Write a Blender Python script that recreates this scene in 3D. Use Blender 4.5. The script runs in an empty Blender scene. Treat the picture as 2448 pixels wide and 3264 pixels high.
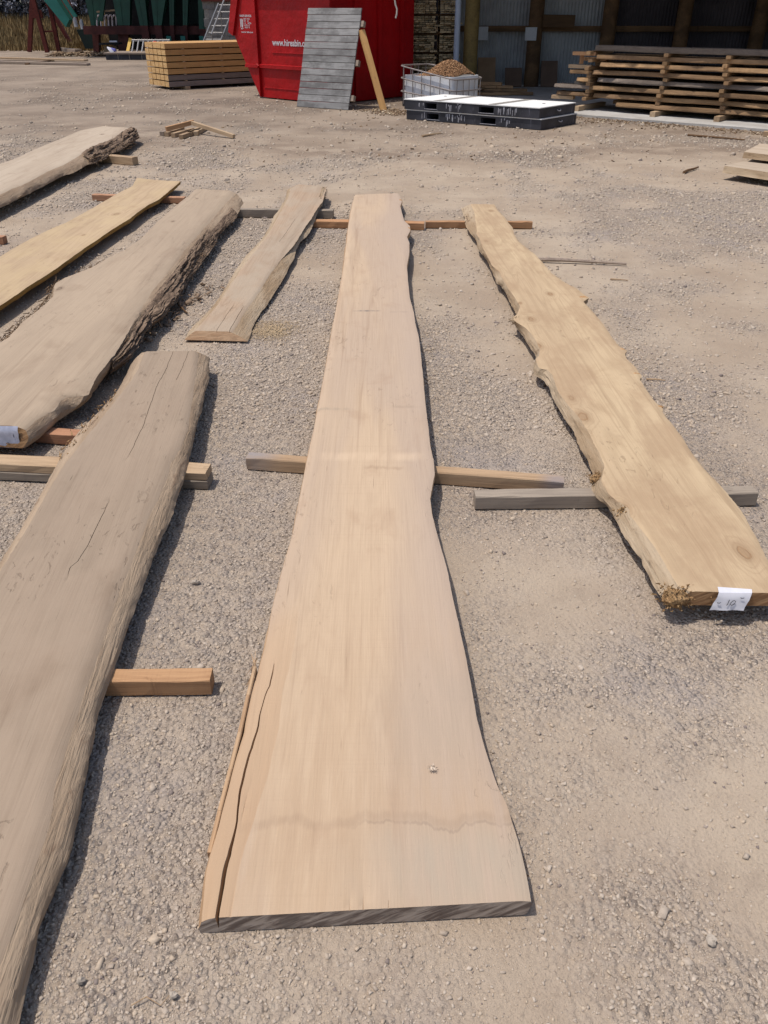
import bpy, math, random
import numpy as np
from mathutils import Vector, Matrix
random.seed(7); RNG = np.random.default_rng(11)
scene = bpy.context.scene
COL = scene.collection

# ---------------------------------------------------------------- camera, sky, sun, exposure
cam_d = bpy.data.cameras.new('camera'); cam = bpy.data.objects.new('camera', cam_d); COL.objects.link(cam)
cam_d.sensor_fit = 'VERTICAL'; cam_d.sensor_height = 36; cam_d.sensor_width = 27
cam_d.lens = 28.48; cam_d.clip_start = .05; cam_d.clip_end = 1500
cam.location = (0, 0, 1.6); cam.rotation_euler = (math.radians(90 - 32), 0, 0)
scene.camera = cam
SUN = Vector((-.34, -.05, 1)).normalized()
world = bpy.data.worlds.new("World"); scene.world = world; world.use_nodes = True
wn = world.node_tree.nodes; wl = world.node_tree.links
bg = wn.get('Background') or wn.new('ShaderNodeBackground')
sky = wn.new('ShaderNodeTexSky'); sky.sky_type = 'NISHITA'; sky.sun_disc = False
sky.sun_elevation = math.asin(SUN.z); sky.sun_rotation = math.atan2(SUN.x, SUN.y)
sky.air_density = 1.0; sky.dust_density = 2.5; sky.ozone_density = 1.0
wl.new(sky.outputs[0], bg.inputs[0]); bg.inputs[1].default_value = .15
sd = bpy.data.lights.new('sun', 'SUN'); sd.energy = 3.5; sd.angle = math.radians(.55); sd.color = (1, .955, .89)
so = bpy.data.objects.new('sun', sd); COL.objects.link(so); so.location = (-8, 2, 22)
so.rotation_euler = (-SUN).to_track_quat('-Z', 'Y').to_euler()
vs = scene.view_settings; scene.display_settings.display_device = 'sRGB'
vs.view_transform = 'Standard'; vs.look = 'None'; vs.exposure = .03; vs.gamma = 1; vs.use_curve_mapping = False

# ---------------------------------------------------------------- noise
_T = np.random.default_rng(3).random((256, 256))
def vnoise(x, y):
    x = np.asarray(x, float); y = np.asarray(y, float)
    xi = np.floor(x).astype(int); yi = np.floor(y).astype(int); fx = x - xi; fy = y - yi
    fx = fx*fx*(3-2*fx); fy = fy*fy*(3-2*fy)
    g = lambda a, b: _T[a & 255, b & 255]
    return (g(xi, yi)*(1-fx)+g(xi+1, yi)*fx)*(1-fy)+(g(xi, yi+1)*(1-fx)+g(xi+1, yi+1)*fx)*fy
def fbm(x, y, o=4):
    s = 0; a = .5; n = 0
    for k in range(o):
        s = s+a*vnoise(np.asarray(x)*2**k+17.3*k, np.asarray(y)*2**k+9.1*k); n += a; a *= .5
    return s/n-.5
def sstep(a, b, v):
    t = np.clip((v-a)/(b-a), 0, 1); return t*t*(3-2*t)

# ---------------------------------------------------------------- objects
ORG = {}
def tag(o, label=None, cat=None, group=None, kind=None):
    if label: o['label'] = label
    if cat: o['category'] = cat
    if group: o['group'] = group
    if kind: o['kind'] = kind
    return o
def thing(name, label, cat, loc, group=None):
    o = bpy.data.objects.new(name, None); COL.objects.link(o); o.location = loc; o.empty_display_size = .1
    ORG[o.name] = Vector(loc)
    return tag(o, label, cat, group)
def link_mesh(name, me, parent=None, origin=None):
    o = bpy.data.objects.new(name, me); COL.objects.link(o)
    if parent is not None:
        o.parent = parent; ORG[o.name] = ORG[parent.name].copy()
    else:
        o.location = origin or (0, 0, 0); ORG[o.name] = Vector(origin or (0, 0, 0))
    return o
class MB:
    def __init__(s): s.v = []; s.f = []; s.g = []; s.m = []; s.mi = 0
    def add(s, vs, fs, grain=None):
        b = len(s.v); s.v += [tuple(map(float, q)) for q in vs]
        s.g += [tuple(map(float, q)) for q in (grain if grain is not None else vs)]
        s.f += [tuple(b+i for i in q) for q in fs]; s.m += [s.mi]*len(fs)
    def beam(s, p0, p1, w, h, up=(0, 0, 1), ch=.003, segs=1, jit=0., twist=0.):
        """timber from p0 to p1 (centre line), width w, height h, slightly arrised edges"""
        p0 = Vector(p0); p1 = Vector(p1); a = (p1-p0); L = a.length; a /= L
        x = a.cross(Vector(up)).normalized(); z = x.cross(a).normalized()
        c = min(ch, w*.3, h*.3)
        prof = [(-w/2+c, -h/2), (w/2-c, -h/2), (w/2, -h/2+c), (w/2, h/2-c), (w/2-c, h/2), (-w/2+c, h/2), (-w/2, h/2-c), (-w/2, -h/2+c)]
        vs = []; gr = []; o = random.random()*40
        for i in range(segs+1):
            t = i/segs; ctr = p0+a*(L*t)
            for (u, q) in prof:
                j1 = random.uniform(-jit, jit); j2 = random.uniform(-jit, jit)
                vs.append(ctr+x*(u+j1)+z*(q+j2)); gr.append((u+o, L*t, q))
        fs = []
        for i in range(segs):
            for k in range(8):
                k2 = (k+1) % 8
                fs.append((i*8+k, (i+1)*8+k, (i+1)*8+k2, i*8+k2))
        fs.append(tuple(range(8))); fs.append(tuple(segs*8+k for k in range(7, -1, -1)))
        s.add(vs, fs, gr)
    def box(s, lo, hi, grain=None):
        (x0, y0, z0), (x1, y1, z1) = lo, hi
        vs = [(x0, y0, z0), (x1, y0, z0), (x1, y1, z0), (x0, y1, z0), (x0, y0, z1), (x1, y0, z1), (x1, y1, z1), (x0, y1, z1)]
        s.add(vs, [(0, 3, 2, 1), (4, 5, 6, 7), (0, 1, 5, 4), (1, 2, 6, 5), (2, 3, 7, 6), (3, 0, 4, 7)])
    def prism(s, pts, ext):
        """polygon pts (3-D) extruded by vector ext"""
        n = len(pts); e = Vector(ext); P = [Vector(q) for q in pts]
        vs = P+[q+e for q in P]
        s.add(vs, [tuple(range(n-1, -1, -1)), tuple(range(n, 2*n))]+[(i, (i+1) % n, n+(i+1) % n, n+i) for i in range(n)])
    def tube(s, pts, r, n=8, r1=None, cap=True):
        P = [Vector(q) for q in pts]; m = len(P); vs = []
        ref = Vector((0, 0, 1))
        for i, q in enumerate(P):
            d = (P[min(i+1, m-1)]-P[max(i-1, 0)]).normalized()
            if abs(d.dot(ref)) > .95: rr = Vector((1, 0, 0))
            else: rr = ref
            x = d.cross(rr).normalized(); y = x.cross(d).normalized()
            rad = r if r1 is None else r+(r1-r)*i/max(1, m-1)
            for k in range(n):
                a = 2*math.pi*k/n; vs.append(q+x*(rad*math.cos(a))+y*(rad*math.sin(a)))
        fs = []
        for i in range(m-1):
            for k in range(n):
                k2 = (k+1) % n; fs.append((i*n+k, i*n+k2, (i+1)*n+k2, (i+1)*n+k))
        if cap: fs += [tuple(range(n-1, -1, -1)), tuple((m-1)*n+k for k in range(n))]
        s.add(vs, fs)
    def mesh(s, name, mats, origin, smooth=False, angle=35):
        o = Vector(origin)
        me = bpy.data.meshes.new(name)
        me.from_pydata([(v[0]-o.x, v[1]-o.y, v[2]-o.z) for v in s.v], [], s.f)
        at = me.attributes.new('grain', 'FLOAT_VECTOR', 'POINT')
        at.data.foreach_set('vector', np.array(s.g, dtype=np.float32).ravel())
        for m in (mats if isinstance(mats, (list, tuple)) else [mats]): me.materials.append(m)
        if max(s.m, default=0): me.polygons.foreach_set('material_index', s.m)
        if smooth:
            me.polygons.foreach_set('use_smooth', [True]*len(me.polygons))
            me.set_sharp_from_angle(angle=math.radians(angle))
        me.update(); return me
    def build(s, name, mats, parent=None, origin=None, **k):
        if parent is not None: o = ORG[parent.name]
        else:
            if origin is None:
                A = np.array(s.v); origin = (A[:, 0].mean(), A[:, 1].mean(), A[:, 2].min())
            o = Vector(origin)
        me = s.mesh(name, mats, o, **k)
        return link_mesh(name, me, parent, None if parent is not None else tuple(o))

# ---------------------------------------------------------------- materials
MAT = {}
class NT:
    def __init__(s, name, rough=.8, spec=.25):
        s.mat = bpy.data.materials.new(name); s.mat.use_nodes = True; s.nt = s.mat.node_tree
        s.b = s.nt.nodes.get('Principled BSDF'); s.b.inputs['Roughness'].default_value = rough
        s.b.inputs['Specular IOR Level'].default_value = spec; MAT[name] = s.mat
    def n(s, t, **kw):
        q = s.nt.nodes.new(t)
        for k, v in kw.items():
            if k.startswith('i_'):
                key = k[2:]; key = int(key) if key.isdigit() else key.replace('_', ' ')
                if hasattr(v, 'is_output'): s.nt.links.new(v, q.inputs[key])
                else: q.inputs[key].default_value = v
            else: setattr(q, k, v)
        return q
    def math(s, op, a, b=None, c=None):
        q = s.n('ShaderNodeMath', operation=op)
        for i, v in enumerate((a, b, c)):
            if v is None: continue
            if hasattr(v, 'is_output'): s.nt.links.new(v, q.inputs[i])
            else: q.inputs[i].default_value = v
        return q.outputs[0]
    def vmath(s, op, a, b):
        q = s.n('ShaderNodeVectorMath', operation=op)
        for i, v in enumerate((a, b)):
            if hasattr(v, 'is_output'): s.nt.links.new(v, q.inputs[i])
            else: q.inputs[i].default_value = v
        return q.outputs[0]
    def noise(s, vec, scale, detail=3, rough=.55, dist=0.):
        q = s.n('ShaderNodeTexNoise', i_Scale=scale, i_Detail=detail, i_Roughness=rough, i_Distortion=dist)
        if vec is not None: s.nt.links.new(vec, q.inputs['Vector'])
        return q.outputs['Fac']
    def remap(s, v, a, b, c=0., d=1.):
        q = s.n('ShaderNodeMapRange', interpolation_type='SMOOTHSTEP')
        s.nt.links.new(v, q.inputs[0])
        for i, t in enumerate((a, b, c, d)): q.inputs[i+1].default_value = t
        return q.outputs[0]
    def mix(s, fac, a, b, mode='MIX'):
        q = s.n('ShaderNodeMix', data_type='RGBA', blend_type=mode)
        for k, v in ((0, fac), (6, a), (7, b)):
            if hasattr(v, 'is_output'): s.nt.links.new(v, q.inputs[k])
            elif k == 0: q.inputs[0].default_value = v
            else: q.inputs[k].default_value = (*v[:3], 1)
        return q.outputs[2]
    def attr(s, name, typ='GEOMETRY'):
        return s.n('ShaderNodeAttribute', attribute_name=name, attribute_type=typ)
    def sep(s, v):
        q = s.n('ShaderNodeSeparateXYZ'); s.nt.links.new(v, q.inputs[0]); return q.outputs
    def color(s, v):
        if hasattr(v, 'is_output'): s.nt.links.new(v, s.b.inputs['Base Color'])
        else: s.b.inputs['Base Color'].default_value = (*v, 1)
    def bump(s, hgt, strength, dist):
        q = s.n('ShaderNodeBump', i_Strength=strength, i_Distance=dist); s.nt.links.new(hgt, q.inputs['Height'])
        s.nt.links.new(q.outputs[0], s.b.inputs['Normal']); return q
    def randvec(s, vec, k=37.):
        oi = s.n('ShaderNodeObjectInfo')
        sc = s.vmath('SCALE', (1., 1., 1.), (0, 0, 0)); q = sc.node; s.nt.links.new(s.math('MULTIPLY', oi.outputs['Random'], k), q.inputs['Scale'])
        return s.vmath('ADD', vec, sc), oi.outputs['Random']
def lin(r, g, b):
    f = lambda c: ((c/255+.055)/1.055)**2.4 if c > 10 else c/255/12.92
    return (f(r), f(g), f(b))
def mul(c, k): return tuple(x*k for x in c)
def plain(name, c, rough=.6, metal=0., var=.12, scale=6., spec=.3, bump=0.):
    t = NT(name, rough, spec); t.b.inputs['Metallic'].default_value = metal
    tc = t.n('ShaderNodeTexCoord'); v = tc.outputs['Object']
    n = t.noise(v, scale, 5, .6)
    t.color(t.mix(t.remap(n, .3, .7), mul(c, 1-var), mul(c, 1+var)))
    if bump: t.bump(t.noise(v, scale*12, 3), .4, bump)
    return t.mat
def wood(name, base, alt, dark, fine=.22, sawmark=.25, knots=0., alt_amt=.7, stains=(), knot_col=None, rough=.78, checks=.5, rings=.16, gouge=.5, specks=.4, side=None, sap=None, rnd=.10, weather=None):
    """sawn timber: 'grain' attribute = (across, along, height) in metres"""
    t = NT(name, rough, .22)
    g0 = t.attr('grain').outputs['Vector']; g, rr = t.randvec(g0)
    def sc(x, y, z): return t.vmath('MULTIPLY', g, (x, y, z))
    big = t.noise(sc(3.2, .42, 3.2), 1., 3, .55, .6)
    mid = t.noise(sc(17, .55, 17), 1., 4, .6, .9)
    fin = t.noise(sc(150, 3.0, 150), 1., 3, .6, .3)
    blot = t.noise(sc(6., 3.5, 6.), 1., 4, .6, .4)
    c = t.mix(t.remap(big, .36, .64, 0, alt_amt), base, alt)
    c = t.mix(t.remap(mid, .52, .75, 0, .34), c, dark)
    c = t.mix(t.remap(blot, .52, .74, 0, .30), c, mul(dark, 1.35))
    ringc = t.math('MULTIPLY', t.noise(sc(4.6, .30, 4.6), 1., 2, .5, .4), 95.)
    hgt = t.math('MULTIPLY', fin, .6)
    if sawmark:
        sx = t.sep(g)
        ph = t.math('ADD', t.math('MULTIPLY', sx[1], 900.), t.math('MULTIPLY', blot, 60.))
        sw = t.math('SINE', ph)
        lowf = t.noise(sc(2.5, 190., 2.5), 1., 2, .6)
        hgt = t.math('ADD', hgt, t.math('MULTIPLY', lowf, sawmark*.9))
        c = t.mix(t.remap(lowf, .5, .78, 0, sawmark*.26), c, dark)
    if knots:
        vo = t.n('ShaderNodeTexVoronoi', i_Scale=1., i_Randomness=.9, feature='F1', distance='EUCLIDEAN', voronoi_dimensions='2D')
        w = t.vmath('ADD', sc(4.2, 2.1, 0), t.vmath('SCALE', (0, 0, 0), (0, 0, 0)))
        t.nt.links.new(w, vo.inputs['Vector'])
        rc = t.sep(vo.outputs['Color'])
        on = t.remap(rc[0], 1-knots, 1-knots+.03)
        rad = t.math('ADD', .025, t.math('MULTIPLY', rc[1], .06))
        q = t.math('ADD', t.math('DIVIDE', vo.outputs['Distance'], rad), t.math('MULTIPLY', t.math('SUBTRACT', t.noise(sc(30, 22, 0), 1., 3), .5), .9))
        halo = t.math('MULTIPLY', on, t.remap(q, 2.6, .9))
        core = t.math('MULTIPLY', on, t.math('MULTIPLY', t.remap(q, 1.1, .95), t.remap(q, .55, .9, .45, 1.)))
        ringc = t.math('ADD', ringc, t.math('MULTIPLY', t.math('MULTIPLY', t.remap(q, 4.2, .6), on), 16.))
        c = t.mix(t.math('MULTIPLY', halo, .45), c, mul(dark, 1.15))
        c = t.mix(t.math('MULTIPLY', core, .7), c, knot_col or mul(dark, .5))
        hgt = t.math('SUBTRACT', hgt, t.math('MULTIPLY', core, .9))
    rg = t.remap(t.math('SINE', t.math('ADD', ringc, t.math('MULTIPLY', fin, 2.))), .15, 1.)
    c = t.mix(t.math('MULTIPLY', rg, rings), c, dark)
    c = t.mix(t.remap(fin, .42, .72, 0, fine), c, dark)
    xs = t.sep(g0)
    if checks:      # short drying checks and mineral streaks along the grain
        ck = t.noise(sc(190, 6.5, 0), 1., 2, .5, .2); ckm = t.noise(sc(5, 1.6, 0), 1., 3)
        c = t.mix(t.math('MULTIPLY', t.remap(ck, .68, .74), t.remap(ckm, .46, .62, 0, checks)), c, mul(dark, .55))
    if gouge:       # torn grain and dings left by the saw and by handling
        go = t.math('MULTIPLY', t.remap(t.noise(sc(34, 13, 0), 1., 4, .6, 1.2), .60, .67), t.remap(t.noise(sc(3.4, 1.3, 0), 1., 3), .50, .62, 0, gouge))
        c = t.mix(t.math('MULTIPLY', go, .6), c, mul(dark, .8)); hgt = t.math('SUBTRACT', hgt, t.math('MULTIPLY', go, 1.6))
    if specks:      # dust crumbs and dirt
        sp = t.math('MULTIPLY', t.remap(t.noise(sc(240, 200, 0), 1., 2, .5), .70, .76), t.remap(t.noise(sc(2.2, 1.1, 0), 1., 3), .40, .65, .1, 1.))
        c = t.mix(t.math('MULTIPLY', sp, specks), c, mul(dark, .6))
    if side:        # one side of the board greyed
        sg = t.math('ADD', xs[0], t.math('MULTIPLY', t.math('SUBTRACT', t.noise(sc(2.5, .5, 0), 1., 4, .6), .5), .45))
        c = t.mix(t.remap(sg, side[0], side[1], 0, side[2]), c, side[3])
    if sap:
        c = t.mix(t.math('MULTIPLY', t.attr('sap').outputs['Fac'], sap[1]), c, t.mix(t.remap(mid, .4, .7), sap[0], mul(sap[0], .8)))
    for (v0, u0, u1, wid, wob, amt, colr) in stains:
        wv = t.math('MULTIPLY', t.math('SUBTRACT', t.noise(t.vmath('MULTIPLY', g0, (9, 1.2, 0)), 1., 4, .65), .5), wob)
        d = t.math('ABSOLUTE', t.math('SUBTRACT', t.math('ADD', xs[1], wv), v0))
        m = t.remap(d, wid, wid*.15)
        ur = .05 if wid < .06 else .20
        uw = t.math('ADD', xs[0], t.math('MULTIPLY', t.math('SUBTRACT', t.noise(t.vmath('MULTIPLY', g0, (8, 3, 0)), 1., 4, .6), .5), ur*1.2))
        mu = t.math('MULTIPLY', t.remap(uw, u0, u0+ur), t.remap(uw, u1, u1-ur))
        brk = t.remap(t.noise(t.vmath('MULTIPLY', g0, (26, 4, 0)), 1., 3), .3, .62, .25, 1.)
        c = t.mix(t.math('MULTIPLY', t.math('MULTIPLY', t.math('MULTIPLY', m, mu), brk), amt), c, colr)
    if weather:
        wn_ = t.noise(t.vmath('MULTIPLY', g, (4, 2.2, 4)), 1., 5, .65)
        c = t.mix(t.remap(wn_, .42, .62, 0, weather[1]), c, weather[0])
    br = t.math('ADD', 1-rnd, t.math('MULTIPLY', rr, 2*rnd))
    hs = t.n('ShaderNodeHueSaturation'); t.nt.links.new(c, hs.inputs['Color']); t.nt.links.new(br, hs.inputs['Value'])
    t.color(hs.outputs[0]); t.bump(hgt, .5, .004)
    return t.mat
def endgrain(name, a, b, streak=(14., 60.), tilt=.6):
    t = NT(name, .85, .15); g, _ = t.randvec(t.attr('grain').outputs['Vector'])
    rot = t.n('ShaderNodeVectorRotate', i_Angle=tilt); rot.rotation_type = 'Y_AXIS'; t.nt.links.new(g, rot.inputs['Vector'])
    n = t.noise(t.vmath('MULTIPLY', rot.outputs[0], (streak[0], 20, streak[1])), 1., 4, .6, .5)
    n2 = t.noise(g, 14., 4)
    c = t.mix(t.remap(n, .38, .62), a, b); c = t.mix(t.remap(n2, .55, .7, 0, .4), c, mul(a, .5))
    t.color(c); t.bump(n, .7, .006); return t.mat
def liveedge(name, a, b, dark, crack=.5):
    t = NT(name, .85, .18); g, _ = t.randvec(t.attr('grain').outputs['Vector'])
    n1 = t.noise(t.vmath('MULTIPLY', g, (9, 1.3, 9)), 1., 4, .6, .6)
    n2 = t.noise(t.vmath('MULTIPLY', g, (60, 3.5, 60)), 1., 4, .65, .8)
    n3 = t.noise(t.vmath('MULTIPLY', g, (24, 9, 24)), 1., 4, .6, .3)
    c = t.mix(t.remap(n1, .36, .64), a, b)
    c = t.mix(t.remap(n2, .54, .74, 0, crack), c, dark)
    c = t.mix(t.remap(n3, .58, .74, 0, .6), c, mul(dark, 1.3))
    t.color(c); t.bump(t.math('ADD', n2, n3), .8, .008); return t.mat
def barkmat(name, a, b, dark):
    t = NT(name, .92, .1); g, _ = t.randvec(t.attr('grain').outputs['Vector'])
    n1 = t.noise(t.vmath('MULTIPLY', g, (30, 5, 30)), 1., 5, .65, 1.2)
    n2 = t.noise(t.vmath('MULTIPLY', g, (90, 14, 90)), 1., 4, .65, .8)
    c = t.mix(t.remap(n1, .38, .62), a, b); c = t.mix(t.remap(n2, .5, .7, 0, .6), c, dark)
    t.color(c); t.bump(t.math('ADD', n1, n2), 1., .02); return t.mat

K = .70   # photo values to base colours (a sunlit horizontal surface is about 1.25x its base colour)
def ph(r, g, b, k=None): return mul(lin(r, g, b), k or K)

# ---------------------------------------------------------------- ground
def gravel_mask(x, y):
    """how gravelly (1) or dusty (0) the yard surface is at x, y"""
    m = fbm(x*.9+3.1, y*.75+1.7, 4)*1.5+fbm(x*3.3, y*2.6+5, 3)*.75
    bias = .12-.10*sstep(-.1, .9, x)*sstep(7, 2, y)+.13*sstep(-.1, -.7, x)*sstep(6, 2, y)-.22*sstep(8, 13, y)
    for (px, py, r, a) in ((.57, 1.1, .13, .5), (.57, .98, .10, .45), (.43, 1.63, .12, .35), (.74, 1.75, .2, .4), (1.05, 1.8, .2, .5), (.51, 1.32, .13, .35), (.68, .84, .11, .35), (.83, 1.46, .14, .3), (.45, 2.45, .25, .3)):
        m = m+a*.55*np.exp(-(((x-px)/r)**2+((y-py)/(r*.8))**2))
    return np.clip(sstep(-.22, .34, m+bias), 0, 1)
def track(x, y):
    """darker dug-over wheel tracks that sweep round in front of the shed"""
    r = np.hypot(x-2.0, (y-20.5)*1.0); s = 0
    for r0, w in ((6.0, .45), (7.4, .4), (9.3, .6), (4.6, .4)):
        s = np.maximum(s, np.exp(-((r+fbm(x*.6, y*.6, 3)*1.1-r0)/w)**2))
    return s*sstep(8.5, 11.5, y)
xs = np.concatenate([-np.geomspace(420, 9, 26), np.arange(-8.6, -2.6, .22), np.arange(-2.6, 3.2, .045), np.arange(3.2, 9., .22), np.geomspace(9.2, 420, 26)])
ys = np.concatenate([-np.geomspace(60, 1.2, 10), np.arange(-1., .3, .2), np.arange(.3, 5.5, .045), np.arange(5.5, 24, .14), np.geomspace(24.3, 420, 36)])
GX, GY = np.meshgrid(xs, ys)
msk = gravel_mask(GX, GY)
def ground_z(x, y): return fbm(x*.8, y*.8, 3)*.008+fbm(x*5, y*5, 3)*.005*sstep(12, 6, np.abs(y))-.004
GZ = ground_z(GX, GY)
nx, ny = len(xs), len(ys)
idx = np.arange(nx*ny).reshape(ny, nx)
faces = np.stack([idx[:-1, :-1], idx[:-1, 1:], idx[1:, 1:], idx[1:, :-1]], -1).reshape(-1, 4)
me = bpy.data.meshes.new('ground')
me.vertices.add(nx*ny); me.vertices.foreach_set('co', np.stack([GX, GY, GZ], -1).astype(np.float32).ravel())
me.loops.add(faces.size); me.loops.foreach_set('vertex_index', faces.ravel().astype(np.int32))
me.polygons.add(len(faces)); me.polygons.foreach_set('loop_start', np.arange(0, faces.size, 4, dtype=np.int32))
me.polygons.foreach_set('use_smooth', np.ones(len(faces), bool))
for nm, a in (('gravel', msk), ('track', track(GX, GY))):
    at = me.attributes.new(nm, 'FLOAT', 'POINT'); at.data.foreach_set('value', a.astype(np.float32).ravel())
me.update(); me.validate()
t = NT('yard_ground', .95, .1)
pos = t.n('ShaderNodeTexCoord').outputs['Object']
ga = t.attr('gravel').outputs['Fac']; ta = t.attr('track').outputs['Fac']
dn = t.noise(pos, 1.1, 5, .62); dn2 = t.noise(pos, 9., 5, .65); dn3 = t.noise(pos, 120., 3, .7)
dust = t.mix(t.remap(dn, .34, .66), ph(199, 180, 158), ph(180, 160, 139))
dust = t.mix(t.remap(dn2, .52, .74, 0, .45), dust, ph(164, 146, 128))
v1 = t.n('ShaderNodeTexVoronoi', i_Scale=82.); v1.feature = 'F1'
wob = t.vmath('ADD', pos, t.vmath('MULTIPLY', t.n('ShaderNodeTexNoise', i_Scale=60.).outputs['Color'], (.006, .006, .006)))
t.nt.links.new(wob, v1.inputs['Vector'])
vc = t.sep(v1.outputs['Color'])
stone = t.mix(vc[0], ph(178, 163, 151), ph(206, 190, 173))
stone = t.mix(t.remap(vc[1], .86, .95), stone, ph(152, 138, 127))
stone = t.mix(t.remap(v1.outputs['Distance'], .45, .75, 0, .35), stone, ph(144, 127, 113))  # gaps between stones darkened in the colour, standing in for their shade
gm = t.math('MULTIPLY', ga, t.remap(t.noise(pos, 24., 4, .6), .3, .62, .25, 1.))
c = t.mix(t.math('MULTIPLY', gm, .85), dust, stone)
lav = t.remap(t.noise(pos, 1.9, 4, .6), .5, .68, 0, .5)
c = t.mix(t.math('MULTIPLY', lav, ga), c, ph(180, 168, 161))
tn = t.noise(t.vmath('MULTIPLY', pos, (2.2, 2.2, 1)), 1., 6, .7)
c = t.mix(t.math('MULTIPLY', ta, t.remap(tn, .36, .6, .15, .75)), c, ph(140, 121, 105))
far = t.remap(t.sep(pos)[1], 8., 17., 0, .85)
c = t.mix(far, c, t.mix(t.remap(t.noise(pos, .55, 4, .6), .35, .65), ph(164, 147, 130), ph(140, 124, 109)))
c = t.mix(t.remap(dn3, .5, .78, 0, .26), c, ph(124, 109, 96))
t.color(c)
hb = t.math('ADD', t.math('MULTIPLY', t.math('SUBTRACT', 1., v1.outputs['Distance']), t.math('MULTIPLY', gm, 1.4)), t.math('MULTIPLY', dn3, .5))
hb = t.math('ADD', hb, t.math('MULTIPLY', dn2, .6))
t.bump(hb, 1., .013)
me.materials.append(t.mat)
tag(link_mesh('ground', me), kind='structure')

# loose stones: angular chips, joined
def stones(name, n, ymin, ymax, smin, smax, pw, seed, dens_floor=.04, cols=None):
    r = np.random.default_rng(seed)
    y = ymin*(ymax/ymin)**(r.random(n*3)**pw)
    hw = .50*(y*.85+.85)+.5
    x = (r.random(n*3)*2-1)*hw
    keep = r.random(n*3) < np.clip(gravel_mask(x, y)**1.3+dens_floor, 0, 1)
    x, y = x[keep][:n], y[keep][:n]; m = len(x)
    s = smin*(smax/smin)**(r.random(m)**3.0)*np.clip(.75+y*.10, .8, 1.6)
    cube = np.array([(-1, -1, -1), (1, -1, -1), (1, 1, -1), (-1, 1, -1), (-1, -1, 1), (1, -1, 1), (1, 1, 1), (-1, 1, 1)], float)*.55
    V = cube[None]*(1+.45*(r.random((m, 8, 1))-.5))+(r.random((m, 8, 3))-.5)*.55
    V[:, 4:, :2] *= .72
    V *= np.stack([.8+.6*r.random(m), .6+.5*r.random(m), .42+.36*r.random(m)], -1)[:, None]
    a = r.random(m)*6.283; ca, sa = np.cos(a), np.sin(a)
    X = V[..., 0]*ca[:, None]-V[..., 1]*sa[:, None]; Y = V[..., 0]*sa[:, None]+V[..., 1]*ca[:, None]
    tl = (r.random((m, 2))-.5)*.5
    Z = V[..., 2]+X*tl[:, :1]+Y*tl[:, 1:]
    W = np.stack([X, Y, Z], -1)*s[:, None, None]
    W[..., 0] += x[:, None]; W[..., 1] += y[:, None]; W[..., 2] += (ground_z(x, y)+s*.10)[:, None]
    q = np.array([(0, 3, 2, 1), (4, 5, 6, 7), (0, 1, 5, 4), (1, 2, 6, 5), (2, 3, 7, 6), (3, 0, 4, 7)])
    F = (q[None]+(np.arange(m)*8)[:, None, None]).reshape(-1, 4).astype(np.int32)
    me = bpy.data.meshes.new(name)
    me.vertices.add(m*8); me.vertices.foreach_set('co', W.astype(np.float32).ravel())
    me.loops.add(F.size); me.loops.foreach_set('vertex_index', F.ravel())
    me.polygons.add(len(F)); me.polygons.foreach_set('loop_start', np.arange(0, F.size, 4, dtype=np.int32))
    at = me.attributes.new('shade', 'FLOAT', 'POINT'); at.data.foreach_set('value', np.repeat(r.random(m), 8).astype(np.float32))
    me.update(); me.validate()
    return me
t = NT('stone_chip', .9, .15); sh = t.attr('shade').outputs['Fac']
tc = t.n('ShaderNodeTexCoord').outputs['Object']
c = t.mix(sh, ph(184, 167, 150), ph(216, 199, 180)); c = t.mix(t.remap(sh, .92, .98), c, ph(146, 132, 124))
c = t.mix(t.remap(t.math('FRACT', t.math('MULTIPLY', sh, 23.7)), .7, .95, 0, .7), c, ph(212, 190, 164))
c = t.mix(t.remap(t.noise(tc, 160., 3), .45, .75, 0, .35), c, ph(140, 126, 112)); t.color(c)
for nm, a in (('gravel', (90000, .35, 5.2, .0030, .0100, .8, 5, .22)), ('gravel', (40000, 3.2, 13., .006, .016, .9, 6, .10)), ('gravel', (1100, .4, 14., .010, .019, .75, 8, .25)), ('gravel', (5000, 9., 24., .010, .03, .9, 9, .12))):
    m_ = stones(nm, *a); m_.materials.append(MAT['stone_chip']); tag(link_mesh(nm, m_), 'loose angular gravel chips lying over the dusty yard', kind='stuff')

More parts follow.
